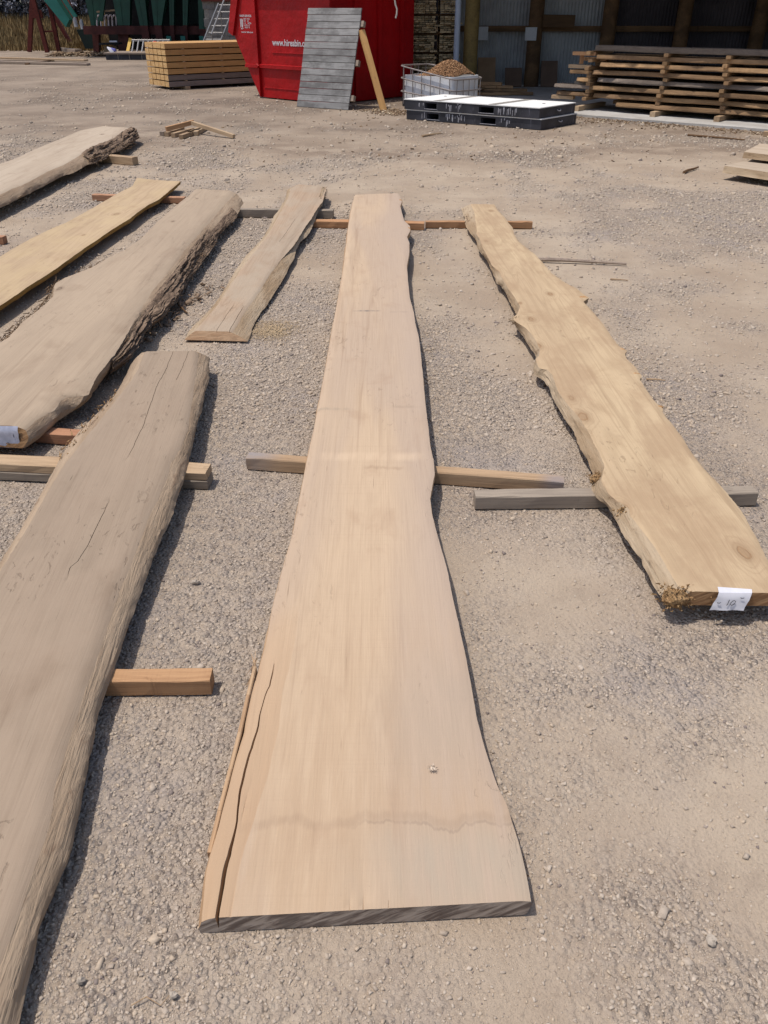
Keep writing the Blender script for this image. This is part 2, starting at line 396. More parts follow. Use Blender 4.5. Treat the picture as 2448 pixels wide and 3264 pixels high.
# ---------------------------------------------------------------- slabs (outlines in metres on the ground plan)
OUT = {}
OUT['F']=dict(zb=[(0.97,0.0),(1.6,0.03),(2.85,0.056),(7.1,0.056),(9,0.056)],th=0.05,
 LT=[(-0.367,0.944),(-0.369,0.956),(-0.378,1.056),(-0.368,1.164),(-0.36,1.324),(-0.349,1.419),(-0.353,1.554),(-0.344,1.615),(-0.334,1.735),(-0.334,1.877),(-0.325,2.055),(-0.309,2.292),(-0.303,2.719),(-0.295,3.031),(-0.293,3.252),(-0.286,3.855),(-0.286,4.256),(-0.28,4.704),(-0.276,5.344),(-0.281,6.232),(-0.287,6.605),(-0.288,7.228),(-0.279,7.983)],
 RT=[(0.302,0.983),(0.299,1.056),(0.293,1.12),(0.28,1.211),(0.265,1.259),(0.256,1.304),(0.245,1.377),(0.235,1.473),(0.229,1.615),(0.225,1.702),(0.217,1.813),(0.208,1.933),(0.201,2.065),(0.191,2.174),(0.178,2.292),(0.169,2.393),(0.166,2.501),(0.173,2.557),(0.192,2.674),(0.193,2.783),(0.186,2.902),(0.186,3.069),(0.184,3.252),(0.186,3.606),(0.186,3.96),(0.185,4.187),(0.174,4.38),(0.172,4.565),(0.156,4.85),(0.154,5.169),(0.157,5.56),(0.182,5.921),(0.189,6.185),(0.176,6.369),(0.207,6.567),(0.209,6.723),(0.165,6.937),(0.144,7.48),(0.164,7.702),(0.139,8.051)],
 cracks=[[(-0.338,0.933),(-0.335,1.01),(-0.331,1.103),(-0.327,1.17),(-0.331,1.259),(-0.325,1.37),(-0.315,1.485),(-0.309,1.554),(-0.302,1.585),(-0.3,1.658)],[(-0.317,1.199),(-0.315,1.241),(-0.308,1.304),(-0.303,1.37)],[(-0.309,0.949),(-0.304,1.108),(-0.29,1.188),(-0.273,1.31),(-0.264,1.478)],[(-0.07,0.961),(-0.069,0.981)],[(-0.042,0.963),(-0.042,0.991)],[(0.009,0.966),(0.01,0.981)]])
OUT['G']=dict(zb=[(0,0.057),(9,0.053)],th=0.05,
 LT=[(0.924,1.941),(0.896,1.96),(0.892,2.01),(0.887,2.094),(0.88,2.194),(0.866,2.3),(0.852,2.371),(0.86,2.424),(0.831,2.467),(0.81,2.524),(0.805,2.605),(0.846,2.73),(0.851,2.862),(0.844,2.889),(0.847,2.99),(0.839,3.142),(0.82,3.256),(0.799,3.448),(0.807,3.635),(0.796,3.702),(0.756,3.722),(0.758,3.84),(0.783,3.887),(0.801,3.983),(0.802,4.1),(0.791,4.204),(0.769,4.305),(0.742,4.372),(0.727,4.428),(0.734,4.476),(0.77,4.546),(0.797,4.672),(0.791,4.868),(0.778,5.034),(0.768,5.233),(0.767,5.415),(0.733,5.554),(0.728,5.824),(0.722,6.08),(0.725,6.317),(0.714,6.457),(0.732,6.571),(0.75,6.889),(0.777,7.285),(0.769,7.564)],
 RT=[(1.257,1.932),(1.246,1.995),(1.225,2.036),(1.224,2.112),(1.241,2.232),(1.245,2.3),(1.252,2.402),(1.249,2.501),(1.24,2.593),(1.226,2.691),(1.219,2.82),(1.224,2.975),(1.217,3.126),(1.211,3.222),(1.227,3.256),(1.212,3.323),(1.21,3.448),(1.209,3.581),(1.233,3.629),(1.229,3.743),(1.216,3.851),(1.226,3.92),(1.25,3.967),(1.225,4.033),(1.215,4.136),(1.22,4.315),(1.211,4.529),(1.198,4.713),(1.197,4.785),(1.246,4.86),(1.23,4.926),(1.208,5.056),(1.149,5.205),(1.109,5.388),(1.091,5.641),(1.077,5.849),(1.042,6.044),(1.012,6.249),(1.008,6.46),(1.026,6.667),(1.015,6.849),(1.008,7.1),(0.987,7.323),(0.984,7.545)],
 LO=[(0.863,1.938),(0.853,1.986),(0.843,2.077),(0.839,2.175),(0.832,2.269),(0.824,2.379),(0.816,2.453),(0.805,2.53),(0.783,2.577),(0.787,2.635),(0.812,2.759),(0.812,2.864),(0.808,3.006),(0.809,3.142),(0.795,3.254),(0.787,3.443),(0.787,3.588),(0.767,3.7),(0.743,3.735),(0.748,3.8),(0.775,3.938),(0.789,3.978),(0.779,4.103),(0.766,4.256),(0.755,4.435),(0.749,4.527),(0.789,4.652),(0.776,4.791),(0.77,5.061),(0.763,5.238),(0.74,5.287),(0.742,5.469),(0.741,5.695),(0.727,5.937),(0.706,6.235),(0.717,6.514),(0.7,6.622),(0.676,6.983),(0.686,7.152),(0.689,7.608)],
 cracks=[])
OUT['A']=dict(zb=[(0,0.02),(1.6,0.055),(2.75,0.074),(4.2,0.085)],th=0.062,
 LT=[(-1.011,0.643),(-1.039,0.899),(-1.101,1.269),(-1.139,1.655),(-1.183,2.021),(-1.189,2.276),(-1.205,2.555),(-1.207,2.684),(-1.192,2.946),(-1.175,3.227),(-1.164,3.496),(-1.17,3.668),(-1.189,3.835)],
 RT=[(-0.71,0.657),(-0.708,0.741),(-0.711,0.832),(-0.713,0.879),(-0.714,0.928),(-0.718,0.985),(-0.72,1.061),(-0.725,1.13),(-0.745,1.223),(-0.754,1.325),(-0.762,1.414),(-0.771,1.561),(-0.772,1.627),(-0.78,1.729),(-0.785,1.824),(-0.795,1.927),(-0.794,2.013),(-0.796,2.174),(-0.802,2.324),(-0.799,2.447),(-0.8,2.578),(-0.808,2.72),(-0.8,2.824),(-0.803,2.989),(-0.833,3.203),(-0.876,3.52),(-0.923,3.844)],
 LO=[(-1.096,0.679),(-1.155,0.961),(-1.227,1.339),(-1.229,1.749),(-1.242,1.99),(-1.246,2.147),(-1.247,2.228),(-1.252,2.341),(-1.253,2.463),(-1.267,2.616),(-1.274,2.724),(-1.287,2.851),(-1.291,2.96),(-1.287,3.09),(-1.274,3.182),(-1.257,3.311),(-1.24,3.449),(-1.242,3.539),(-1.249,3.673),(-1.263,3.812),(-1.261,3.897),(-1.24,3.973)],
 RO=[(-0.663,0.664),(-0.662,0.703),(-0.663,0.747),(-0.667,0.781),(-0.672,0.82),(-0.675,0.866),(-0.686,0.929),(-0.685,0.982),(-0.682,1.029),(-0.678,1.062),(-0.68,1.105),(-0.688,1.177),(-0.7,1.254),(-0.712,1.336),(-0.725,1.414),(-0.737,1.491),(-0.737,1.573),(-0.74,1.667),(-0.747,1.816),(-0.752,1.929),(-0.752,2.006),(-0.756,2.105),(-0.757,2.191),(-0.755,2.274),(-0.751,2.352),(-0.752,2.431),(-0.756,2.528),(-0.756,2.64),(-0.768,2.786),(-0.782,2.919),(-0.796,3.09),(-0.812,3.277),(-0.818,3.38),(-0.836,3.556),(-0.85,3.712),(-0.884,3.9)],
 cracks=[[(-0.942,1.414),(-0.948,1.497),(-0.962,1.58),(-0.967,1.633),(-0.98,1.709)],[(-0.954,1.934),(-0.973,2.037),(-0.959,2.07),(-0.953,2.148),(-0.956,2.228),(-0.959,2.363),(-0.967,2.5),(-0.964,2.602),(-0.982,2.85),(-1.029,3.451),(-1.047,3.833)],[(-0.956,3.487),(-0.97,3.833)]])
OUT['B']=dict(zb=[(2.9,0.05),(7.5,0.07)],th=0.085,
 LT=[(-1.862,3.025),(-1.864,3.186),(-1.955,3.724),(-1.969,3.985),(-1.956,4.072),(-1.975,4.308),(-1.96,4.544),(-1.967,4.766),(-2.043,5.013),(-2.021,5.141),(-2.004,5.176),(-1.925,5.378),(-1.891,5.595),(-1.824,5.828),(-1.794,6.122),(-1.799,6.638),(-1.789,7.069),(-1.778,7.419),(-1.753,7.742),(-1.762,7.988)],
 RT=[(-1.48,3.013),(-1.464,3.124),(-1.425,3.199),(-1.429,3.307),(-1.409,3.348),(-1.328,3.355),(-1.353,3.582),(-1.35,3.879),(-1.362,4.12),(-1.384,4.423),(-1.413,4.89),(-1.409,5.277),(-1.404,5.57),(-1.416,5.894),(-1.408,6.194),(-1.397,6.553),(-1.387,7.093),(-1.383,7.485),(-1.37,7.897)],
 RO=[(-1.492,2.976),(-1.479,2.982),(-1.463,3.041),(-1.448,3.126),(-1.433,3.23),(-1.411,3.307),(-1.374,3.404),(-1.378,3.506),(-1.374,3.612),(-1.374,3.76),(-1.362,3.961),(-1.372,4.203),(-1.368,4.446),(-1.317,4.628),(-1.306,4.941),(-1.324,5.292),(-1.306,5.651),(-1.301,5.992),(-1.303,6.425),(-1.287,6.812),(-1.261,7.186),(-1.287,7.792)],
 cracks=[])
OUT['C']=dict(zb=[(3,0.06),(9,0.057)],th=0.03,
 LT=[(-2.666,4.526),(-2.7,5.04),(-2.718,5.817),(-2.71,6.066),(-2.69,6.335),(-2.656,6.62),(-2.6,6.875),(-2.574,7.212),(-2.547,7.632),(-2.52,8.104),(-2.478,8.475),(-2.55,8.921)],
 RT=[(-2.272,4.165),(-2.295,4.499),(-2.277,4.721),(-2.262,4.913),(-2.252,5.134),(-2.223,5.412),(-2.212,5.711),(-2.198,5.999),(-2.2,6.026),(-2.181,6.287),(-2.171,6.521),(-2.149,6.771),(-2.124,7.038),(-2.122,7.265),(-2.109,7.571),(-2.065,7.834),(-2.064,8.251),(-2.062,8.745)],
 cracks=[])
OUT['D']=dict(zb=[(5,0.085),(12,0.088)],th=0.085,
 LT=[(-3.733,6.422),(-3.799,7.231),(-3.972,8.241),(-4.093,9.29),(-4.067,9.63),(-4.098,10.385),(-4.091,11.133),(-4.105,11.995),(-3.926,12.466)],
 RT=[(-3.421,6.422),(-3.478,7.105),(-3.451,7.692),(-3.452,7.967),(-3.425,8.15),(-3.429,8.543),(-3.447,8.884),(-3.418,9.29),(-3.434,9.68),(-3.472,10.166),(-3.474,10.627),(-3.441,11.133),(-3.486,11.836),(-3.509,12.294)],
 RO=[(-3.379,6.287),(-3.416,6.917),(-3.386,7.485),(-3.378,7.907),(-3.372,8.261),(-3.364,8.644),(-3.371,9.061),(-3.322,9.24),(-3.317,9.421),(-3.324,9.806),(-3.284,10.119),(-3.315,10.585),(-3.265,10.919),(-3.325,11.701),(-3.348,12.132)],
 cracks=[])
OUT['E']=dict(zb=[(4.2,0.008),(7.5,0.07),(9,0.09)],th=0.05,
 LT=[(-1.06,4.375),(-1.046,4.494),(-1.022,4.678),(-0.998,4.935),(-0.988,5.216),(-0.976,5.525),(-0.956,5.763),(-0.933,6.054),(-0.902,6.37),(-0.887,6.736),(-0.885,7.14),(-0.875,7.43),(-0.869,7.814),(-0.892,8.163),(-0.841,8.356)],
 RT=[(-0.844,4.359),(-0.827,4.651),(-0.808,4.847),(-0.786,5.088),(-0.768,5.384),(-0.743,5.634),(-0.722,5.946),(-0.705,6.244),(-0.683,6.52),(-0.668,6.766),(-0.647,6.976),(-0.624,7.37),(-0.6,7.616),(-0.6,7.95),(-0.601,8.281)],
 LO=[(-1.119,4.363),(-1.123,4.496),(-1.114,4.585),(-1.086,4.722),(-1.057,4.961),(-1.046,5.249),(-1.037,5.567),(-1.028,5.883),(-1.002,6.161),(-0.96,6.459),(-0.943,6.826),(-0.947,7.284),(-0.927,7.581),(-0.919,7.967),(-0.946,8.36),(-0.884,8.542)],
 RO=[(-0.759,4.339),(-0.764,4.564),(-0.75,4.816),(-0.725,4.937),(-0.71,5.169),(-0.685,5.42),(-0.671,5.721),(-0.655,5.95),(-0.658,6.196),(-0.648,6.42),(-0.607,6.618),(-0.59,6.873),(-0.584,7.095),(-0.576,7.477),(-0.556,7.688),(-0.57,8.029),(-0.571,8.36)],
 cracks=[[(-0.934,4.374),(-0.917,4.681),(-0.889,5.023),(-0.862,5.439),(-0.84,5.914),(-0.803,6.087),(-0.733,6.933)],[(-0.862,4.364),(-0.851,4.657),(-0.834,4.87),(-0.787,5.128),(-0.762,5.496),(-0.725,5.813),(-0.674,6.156)]])
OUT['H']=dict(zb=[(0,0.065),(20,0.065)],th=0.07,
 LT=[(3.681,9.407),(3.985,8.998),(4.461,8.287)],
 RT=[(3.997,9.699),(4.19,9.509),(4.779,8.943)],
 cracks=[])
OUT['J']=dict(zb=[(0,0.065),(20,0.065)],th=0.065,
 LT=[(4.274,10.418),(4.471,10.203),(5.081,9.563)],
 RT=[(4.732,11.099),(4.816,11.061),(5.591,10.616)],
 cracks=[])

def resample(pts, t, ax):
    P = np.array(pts); a = P@ax; a = np.maximum.accumulate(a+np.arange(len(a))*1e-6)
    tt = (a-a[0])/(a[-1]-a[0]); d = np.array([-ax[1], ax[0]]); l = P@d
    A = a[0]+(a[-1]-a[0])*t
    L = np.interp(t, tt, l)
    return A[:, None]*ax+L[:, None]*d
def slab(key, mats, label, group=None, N=260, colw=.016, droopL=(0, .1), droopR=(0, .1), side_n=.004, edge_n=.003, lo=-.006, ro=-.006, crk=(), bulge=.004, lowfreq=.0012, name='live_edge_slab', sides=5, cup=0., strip_t=0., wander=.012):
    """a waney-edged slab lofted from its plan outline: flat sawn faces, live edges, drying cracks as real grooves.
       crk: per crack (half width near, half width far, depth near, depth far)"""
    d = OUT[key]
    near = (np.array(d['LT'][0])+np.array(d['RT'][0]))/2; farp = (np.array(d['LT'][-1])+np.array(d['RT'][-1]))/2
    ax = (farp-near)/np.linalg.norm(farp-near); lat = np.array([ax[1], -ax[0]])      # lat points right
    t = np.linspace(0, 1, N); seed = ord(key)*3.7
    LT = resample(d['LT'], t, ax); RT = resample(d['RT'], t, ax)
    v = t*np.linalg.norm(farp-near)
    for E, s_ in ((LT, -1), (RT, 1)):
        n_ = fbm(v*9+seed+s_*5, v*0+s_*3.3, 4)*2*edge_n+fbm(v*45+seed, v*0+s_, 3)*edge_n
        E += n_[:, None]*lat*s_
    LO = resample(d['LO'], t, ax) if 'LO' in d else LT-lat*(lo+fbm(v*5+seed, v*0+2, 3)*.012)[:, None]
    RO = resample(d['RO'], t, ax) if 'RO' in d else RT+lat*(ro+fbm(v*5+seed, v*0+8, 3)*.012)[:, None]
    zb = np.interp((LT[:, 1]+RT[:, 1])/2, [a for a, _ in d['zb']], [b for _, b in d['zb']]); th = d['th']
    # columns across the top
    W = np.linalg.norm(RT-LT, axis=1)
    seq = []     # (kind, array of s per row, depth per row)
    curves = []
    for c_, (w0, w1, d0, d1) in zip(d['cracks'], crk):
        C = np.array(c_); a = (C-near)@ax; tt = a/v[-1]
        o = np.argsort(tt); tt = tt[o]; C = C[o]
        ss = []
        for q, t0 in zip(C, np.clip(tt, 0, 1)):
            i = int(round(t0*(N-1))); ss.append(float((q-LT[i])@lat/max(1e-4, (RT[i]-LT[i])@lat)))
        sc = np.interp(t, tt, ss); sc = sc+fbm(v*7+seed+len(curves), v*0, 4)*wander+fbm(v*40+seed, v*0+len(curves), 2)*wander*.33
        u = np.clip((t-tt[0])/(tt[-1]-tt[0]+1e-9), 0, 1)
        wid = (w0+(w1-w0)*u)*(.55+.9*vnoise(v*9+seed, 3.+0*v)); dep = (d0+(d1-d0)*u)*(1 if d0 > .03 else sstep(.30, .55, vnoise(v*2.6+seed*2, 1.+0*v)))
        r_ = 1.5/N
        act = sstep(tt[0]-r_, tt[0]+r_, t)*sstep(tt[-1]+r_, tt[-1]-r_, t)
        if tt[0] < .02: act = sstep(tt[-1]+r_, tt[-1]-r_, t)
        if tt[-1] > .98: act = sstep(tt[0]-r_, tt[0]+r_, t)
        curves.append((sc, np.maximum(.0012, wid)/W, dep*act))
    cols = [(np.zeros(N), np.zeros(N))]; strip_cols = 0; ncr = 0
    bounds = [np.zeros(N)]
    for (sc, hw, dep) in curves+[(np.ones(N), np.zeros(N), np.zeros(N))]:
        last = len(bounds) and cols[-1][0]
        a0 = cols[-1][0]; b0 = sc-hw
        b0 = np.maximum(b0, a0+.001)
        n_ = max(2, int(round(float(np.mean(b0-a0))*float(W.mean())/colw)))
        for k in range(1, n_): cols.append((a0+(b0-a0)*k/n_, np.zeros(N)))
        if hw.max() > 0:
            cols += [(b0, np.zeros(N)), (np.maximum(sc, b0+.0004), dep), (np.maximum(sc+hw, b0+.0008), np.zeros(N))]
            ncr = ncr+1
            if strip_t and ncr <= 3: strip_cols = len(cols)-1
        else: cols.append((np.ones(N), np.zeros(N)))
    ring = []; gr = []; sharp = []
    def push(XY, Z):
        ring.append(np.concatenate([XY, Z[:, None]], 1))
    zt = zb+th
    def top_z(s, XY):
        z = zt+fbm(XY[:, 0]*4+seed, XY[:, 1]*3, 3)*lowfreq*2+cup*((s-.5)**2)
        for (am, s0), q in ((droopL, 1-s), (droopR, s)):
            if am: z = z-am*np.clip((q-(1-s0))/s0, 0, 1)**2
        return z
    eL = top_z(np.zeros(N), LT); eR = top_z(np.ones(N), RT)
    M = sides
    for j in range(M):                      # left side, bottom to crest
        w = 1-j/M; XY = LT+(LO-LT)*w
        off = bulge*math.sin(math.pi*w)+side_n*2*fbm(v*6+seed, w*3.+0*v, 4)*min(1, w*2)+side_n*fbm(v*30+seed, w*5.+0*v, 3)*min(1, w*2)
        push(XY-lat*off[:, None], eL+(zb-eL)*w)
    nL = len(ring)
    for (s, dep) in cols:
        XY = LT+(RT-LT)*s[:, None]; push(XY, top_z(s, XY)-dep)
    nT = len(ring)
    for j in range(1, M+1):
        w = j/M; XY = RT+(RO-RT)*w
        off = bulge*math.sin(math.pi*w)+side_n*2*fbm(v*6+seed+9, w*3.+0*v, 4)*min(1, w*2)+side_n*fbm(v*30+seed+9, w*5.+0*v, 3)*min(1, w*2)
        push(XY+lat*off[:, None], eR+(zb-eR)*w)
    R = np.stack(ring, 1)                   # N x K x 3
    K_ = R.shape[1]
    V = R.reshape(-1, 3)
    u_ = (V[:, :2]-near)@lat; v_ = (V[:, :2]-near)@ax
    G = np.stack([u_, v_, V[:, 2]], -1)
    F = []; MI = []
    for k in range(K_):
        k2 = (k+1) % K_
        mi = 0 if nL <= k < nT-1 else (1 if k != K_-1 else 0)
        i = np.arange(N-1)
        F.append(np.stack([i*K_+k, i*K_+k2, (i+1)*K_+k2, (i+1)*K_+k], -1)); MI += [mi]*(N-1)
    F = np.concatenate(F).tolist()
    F.append(list(range(K_-1, -1, -1))); F.append([(N-1)*K_+k for k in range(K_)]); MI += [2, 2]
    org = Vector((float(near[0]), float(near[1]), 0))
    me = bpy.data.meshes.new(name)
    me.from_pydata([(a-org.x, b-org.y, c) for a, b, c in V.tolist()], [], F)
    at = me.attributes.new('grain', 'FLOAT_VECTOR', 'POINT'); at.data.foreach_set('vector', G.astype(np.float32).ravel())
    if strip_t:
        sp = np.zeros((N, K_)); sp[:, nL:nL+strip_cols] = (sstep(strip_t*1.6, strip_t*.25, t+fbm(v*6, v*0, 2)*.03))[:, None]
        at = me.attributes.new('sap', 'FLOAT', 'POINT'); at.data.foreach_set('value', sp.astype(np.float32).ravel())
    for m in mats: me.materials.append(m)
    me.polygons.foreach_set('material_index', MI); me.polygons.foreach_set('use_smooth', [True]*len(F))
    me.set_sharp_from_angle(angle=math.radians(32)); me.update()
    root = thing(name, label, 'slab', org, group)
    o = link_mesh('board', me, root)
    info = dict(R=R, t=t, v=v, lat=lat, ax=ax, near=near, nL=nL, nT=nT, root=root, key=key, zb=zb, zt=zt, LT=LT, RT=RT)
    return info
def strip_tuft(mb, p, d, L, w, curl=.5):
    """one thin torn fibre: bent three-sided sliver"""
    d = Vector(d).normalized(); side = d.cross(Vector((random.uniform(-1, 1), random.uniform(-1, 1), random.uniform(-1, 1)))).normalized()
    n = 4; vs = []; p = Vector(p)
    for i in range(n+1):
        f_ = 1-.75*i/n
        nn = d.cross(side).normalized()
        vs += [p+side*(w*f_), p-side*(w*f_), p+nn*(w*.8*f_)]
        d = (d+Vector((random.uniform(-1, 1), random.uniform(-1, 1), random.uniform(-.8, .8)))*curl*.45).normalized(); p = p+d*(L/n)
    fs = []
    for i in range(n):
        for k in range(3):
            k2 = (k+1) % 3; fs.append((i*3+k, i*3+k2, (i+1)*3+k2, (i+1)*3+k))
    mb.add(vs, fs, [(q.x, q.y, q.z) for q in vs])
def burr(info, ctr, r, n, mat, name='torn_fibre_burr', L=(.005, .013), w=(.002, .005), squash=(1, 1, .6)):
    mb = MB()
    for _ in range(n):
        q = Vector((random.gauss(0, .5)*squash[0], random.gauss(0, .5)*squash[1], random.gauss(0, .5)*squash[2]))*r
        d = Vector((random.gauss(0, 1), random.gauss(0, 1), random.gauss(0, .7)))+q.normalized()*1.2
        strip_tuft(mb, Vector(ctr)+q, d, random.uniform(*L), random.uniform(*w))
    # solid lumpy core so that the tuft is not see-through
    bm = []
    for i in range(7):
        for k in range(10):
            th_ = math.pi*(i+.5)/7; ph_ = 2*math.pi*k/10; rr = r*.82*random.uniform(.7, 1.3)
            bm.append(Vector(ctr)+Vector((rr*math.sin(th_)*math.cos(ph_)*squash[0], rr*math.sin(th_)*math.sin(ph_)*squash[1], rr*math.cos(th_)*squash[2])))
    fs = [(i*10+k, (i+1)*10+k, (i+1)*10+(k+1) % 10, i*10+(k+1) % 10) for i in range(6) for k in range(10)]+[tuple(range(10)), tuple(60+k for k in range(9, -1, -1))]
    mb.add(bm, fs)
    o = mb.build(name, mat, info['root']); o['kind'] = 'stuff'; return o
def edge_knot(info, c_, s, mat, rz=0.):
    """a lumpy branch knot swelling out of a live edge"""
    mb = MB(); V = []; ca, sa = math.cos(rz), math.sin(rz)
    for i in range(6):
        for k in range(9):
            th_ = math.pi*(i+.5)/6; p_ = 2*math.pi*k/9; q = random.uniform(.8, 1.15)
            x, y = s[0]*q*math.sin(th_)*math.cos(p_), s[1]*q*math.sin(th_)*math.sin(p_)
            V.append((c_[0]+x*ca-y*sa, c_[1]+x*sa+y*ca, c_[2]+s[2]*q*math.cos(th_)))
    F = [(i*9+k, (i+1)*9+k, (i+1)*9+(k+1) % 9, i*9+(k+1) % 9) for i in range(5) for k in range(9)]+[tuple(range(9)), tuple(45+k for k in range(8, -1, -1))]
    mb.add(V, F); return mb.build('edge_knot', mat, info['root'], smooth=True, angle=60)
def bark(info, side, t0, t1, mat, out=.012, ridge=.014, w0=0., w1=1.05, name='bark', seed=1., rows=170, M=16, freq=7.):
    """furrowed bark wrapped over a live edge: ridges run along the log and break up"""
    N = len(info['t']); R = info['R']; K_ = R.shape[1]
    ids = list(range(info['nT']-1, K_)) if side > 0 else list(range(info['nL'], -1, -1))
    i0, i1 = t0*(N-1), t1*(N-1); V = []; G = []
    ii = np.linspace(i0, i1, rows); ilo = np.clip(np.floor(ii).astype(int), 0, N-2); fr = (ii-ilo)[:, None, None]
    S = R[ilo][:, ids]*(1-fr)+R[ilo+1][:, ids]*fr            # rows x m x 3
    m = S.shape[1]
    wl_ = np.linspace(w0, w1, M)
    vv = np.interp(ii, np.arange(N), info['v'])
    lat3 = np.array([*info['lat'], 0])*side
    edge = np.minimum(sstep(0, .05, (ii-i0)/(i1-i0)), sstep(1, .95, (ii-i0)/(i1-i0)))
    P = np.zeros((rows, M, 3))
    for j, w in enumerate(wl_):
        x = np.clip(w, 0, 1)*(m-1); k = int(min(m-2, math.floor(x))); f = x-k
        P[:, j] = S[:, k]*(1-f)+S[:, k+1]*f
        warp = fbm(vv*2.2+seed, vv*0+w*2, 3)*2.6
        r1 = np.abs(fbm(vv*1.6+seed+3, w*freq+warp, 4))*2
        r2 = np.abs(fbm(vv*5+seed+8, w*freq*2.3+warp*2, 3))*2
        env = .45+1.3*vnoise(vv*1.7+seed*3, w*1.5+0*vv)
        hgt = (out+ridge*(1-1.5*r1)+ridge*.5*(1-1.6*r2))*env
        thin = math.sin(math.pi*min(1, max(0, (w-w0)/(w1-w0))*.9+.08))**.5
        hgt = (hgt*thin*(.35+.65*edge))+.002
        P[:, j] += lat3*(hgt*.85)[:, None]; P[:, j, 2] += hgt*(.75-.9*w)
    V = P.reshape(-1, 3)
    G = np.stack([np.tile(wl_*.12, rows), np.repeat(vv, M), V[:, 2]*0], -1)
    F = []
    for i in range(rows-1):
        for j in range(M-1):
            q = (i*M+j, i*M+j+1, (i+1)*M+j+1, (i+1)*M+j)
            F.append(q if side > 0 else q[::-1])
    mb = MB(); mb.add(V.tolist(), F, G.tolist())
    return mb.build(name, mat, info['root'], smooth=True, angle=50)
def fibres(info, side, t0, t1, n, mat, L=(.03, .11), w=(.0015, .004), name='bark_fibres', wr=(.1, 1.), out=.02, curl=.35):
    N = len(info['t']); R = info['R']; K_ = R.shape[1]
    ids = list(range(info['nT']-1, K_)) if side > 0 else list(range(info['nL'], -1, -1))
    mb = MB(); ax3 = Vector((*info['ax'], 0)); lat3 = Vector((*info['lat'], 0))*side
    for _ in range(n):
        i = int(random.uniform(t0, t1)*(N-1)); w_ = random.uniform(*wr); k = min(len(ids)-1, int(w_*(len(ids)-1)+.5))
        p = Vector(R[i, ids[k]])+lat3*random.uniform(.3, 1)*out+Vector((0, 0, random.uniform(-.4, .5)*out))
        d = ax3*random.choice((-1, 1))*1.0+lat3*random.uniform(-.1, .5)+Vector((0, 0, random.uniform(-.5, .2)))
        strip_tuft(mb, p, d, random.uniform(*L), random.uniform(*w), curl)
    o = mb.build(name, mat, info['root']); o['kind'] = 'stuff'; return o

# wood kinds
wood('slab_centre', ph(208, 181, 151), ph(194, 170, 147), ph(146, 116, 92), fine=.12, sawmark=.30, alt_amt=.85, checks=.55, rings=.055, side=(-.03, .22, .7, ph(190, 168, 149)), sap=(ph(194, 157, 121), .72),
     stains=[(.0, -.7, .7, 1.25, .3, .60, ph(190, 161, 131)), (.205, -.30, .36, .020, .14, .24, ph(150, 124, 102)), (.19, -.05, .40, .006, .14, .26, ph(112, 92, 82)), (.09, -.10, .60, .15, .12, .48, ph(178, 168, 152)),
             (3.62, -.14, .05, .020, .02, .9, ph(128, 118, 110)), (3.60, .07, .2, .016, .02, .4, ph(150, 136, 122)), (2.28, -.30, -.08, .022, .02, .5, ph(166, 150, 130)), (2.30, .06, .22, .02, .03, .35, ph(160, 140, 120)),
             (1.84, -.24, .22, .05, .04, .35, ph(232, 204, 172)), (1.75, -.06, .14, .018, .12, .4, ph(160, 132, 106)), (1.30, .02, .16, .06, .05, .22, ph(228, 204, 170)), (.50, -.06, .55, .30, .25, .36, ph(176, 162, 147))])
wood('slab_centre_edge', ph(200, 162, 124), ph(208, 176, 140), ph(120, 84, 56), fine=.35, sawmark=0)
wood('slab_grey', ph(172, 151, 129), ph(159, 140, 120), ph(116, 94, 74), fine=.13, sawmark=.16, checks=.8, alt_amt=.55, rings=.09, gouge=.95, weather=(ph(176, 154, 132), .45))
wood('slab_bark', ph(190, 168, 143), ph(176, 155, 132), ph(128, 106, 86), fine=.12, sawmark=.14, knots=.14, knot_col=ph(96, 78, 62), rings=.08)
wood('slab_yellow', ph(202, 175, 141), ph(186, 160, 128), ph(136, 106, 76), fine=.18, sawmark=.2, knots=.16, knot_col=ph(120, 90, 62), weather=(ph(204, 178, 138), .5))
wood('slab_pale', ph(212, 192, 168), ph(198, 177, 153), ph(140, 116, 94), fine=.12, sawmark=.15, knots=.06, rings=.08)
wood('slab_cracked', ph(186, 160, 134), ph(178, 158, 136), ph(140, 110, 84), fine=.16, sawmark=.15, alt_amt=.9, weather=(ph(184, 166, 144), .6))
wood('slab_knotty', ph(216, 189, 152), ph(200, 172, 138), ph(142, 112, 82), fine=.14, sawmark=.22, knots=.34, knot_col=ph(160, 124, 88), weather=(ph(182, 152, 120), .6))
liveedge('edge_pale', ph(196, 174, 146), ph(172, 146, 116), ph(110, 84, 60), .45)
liveedge('edge_grey', ph(188, 164, 138), ph(166, 142, 117), ph(120, 94, 74), .42)
liveedge('edge_orange', ph(204, 160, 116), ph(186, 144, 104), ph(104, 74, 50), .5)
liveedge('edge_mustard', ph(186, 150, 88), ph(160, 124, 70), ph(90, 66, 40), .4)
endgrain('end_weathered', ph(206, 188, 170), ph(132, 115, 103), (10, 70), .5)
endgrain('end_fresh', ph(186, 146, 106), ph(150, 112, 78), (8, 60), .4)
endgrain('end_pale', ph(226, 188, 150), ph(204, 164, 128), (8, 40), .2)
endgrain('end_sleeper', ph(240, 198, 140), ph(222, 176, 118), (8, 30), .2)
barkmat('bark_brown', ph(160, 136, 114), ph(122, 102, 86), ph(52, 42, 38))
barkmat('bark_fibre', ph(172, 144, 116), ph(134, 108, 84), ph(70, 54, 42))
barkmat('burr_fibre', ph(206, 168, 122), ph(172, 134, 94), ph(110, 82, 56))
wood('bearer_orange', ph(214, 168, 124), ph(196, 146, 104), ph(130, 84, 54), fine=.3, sawmark=.35)
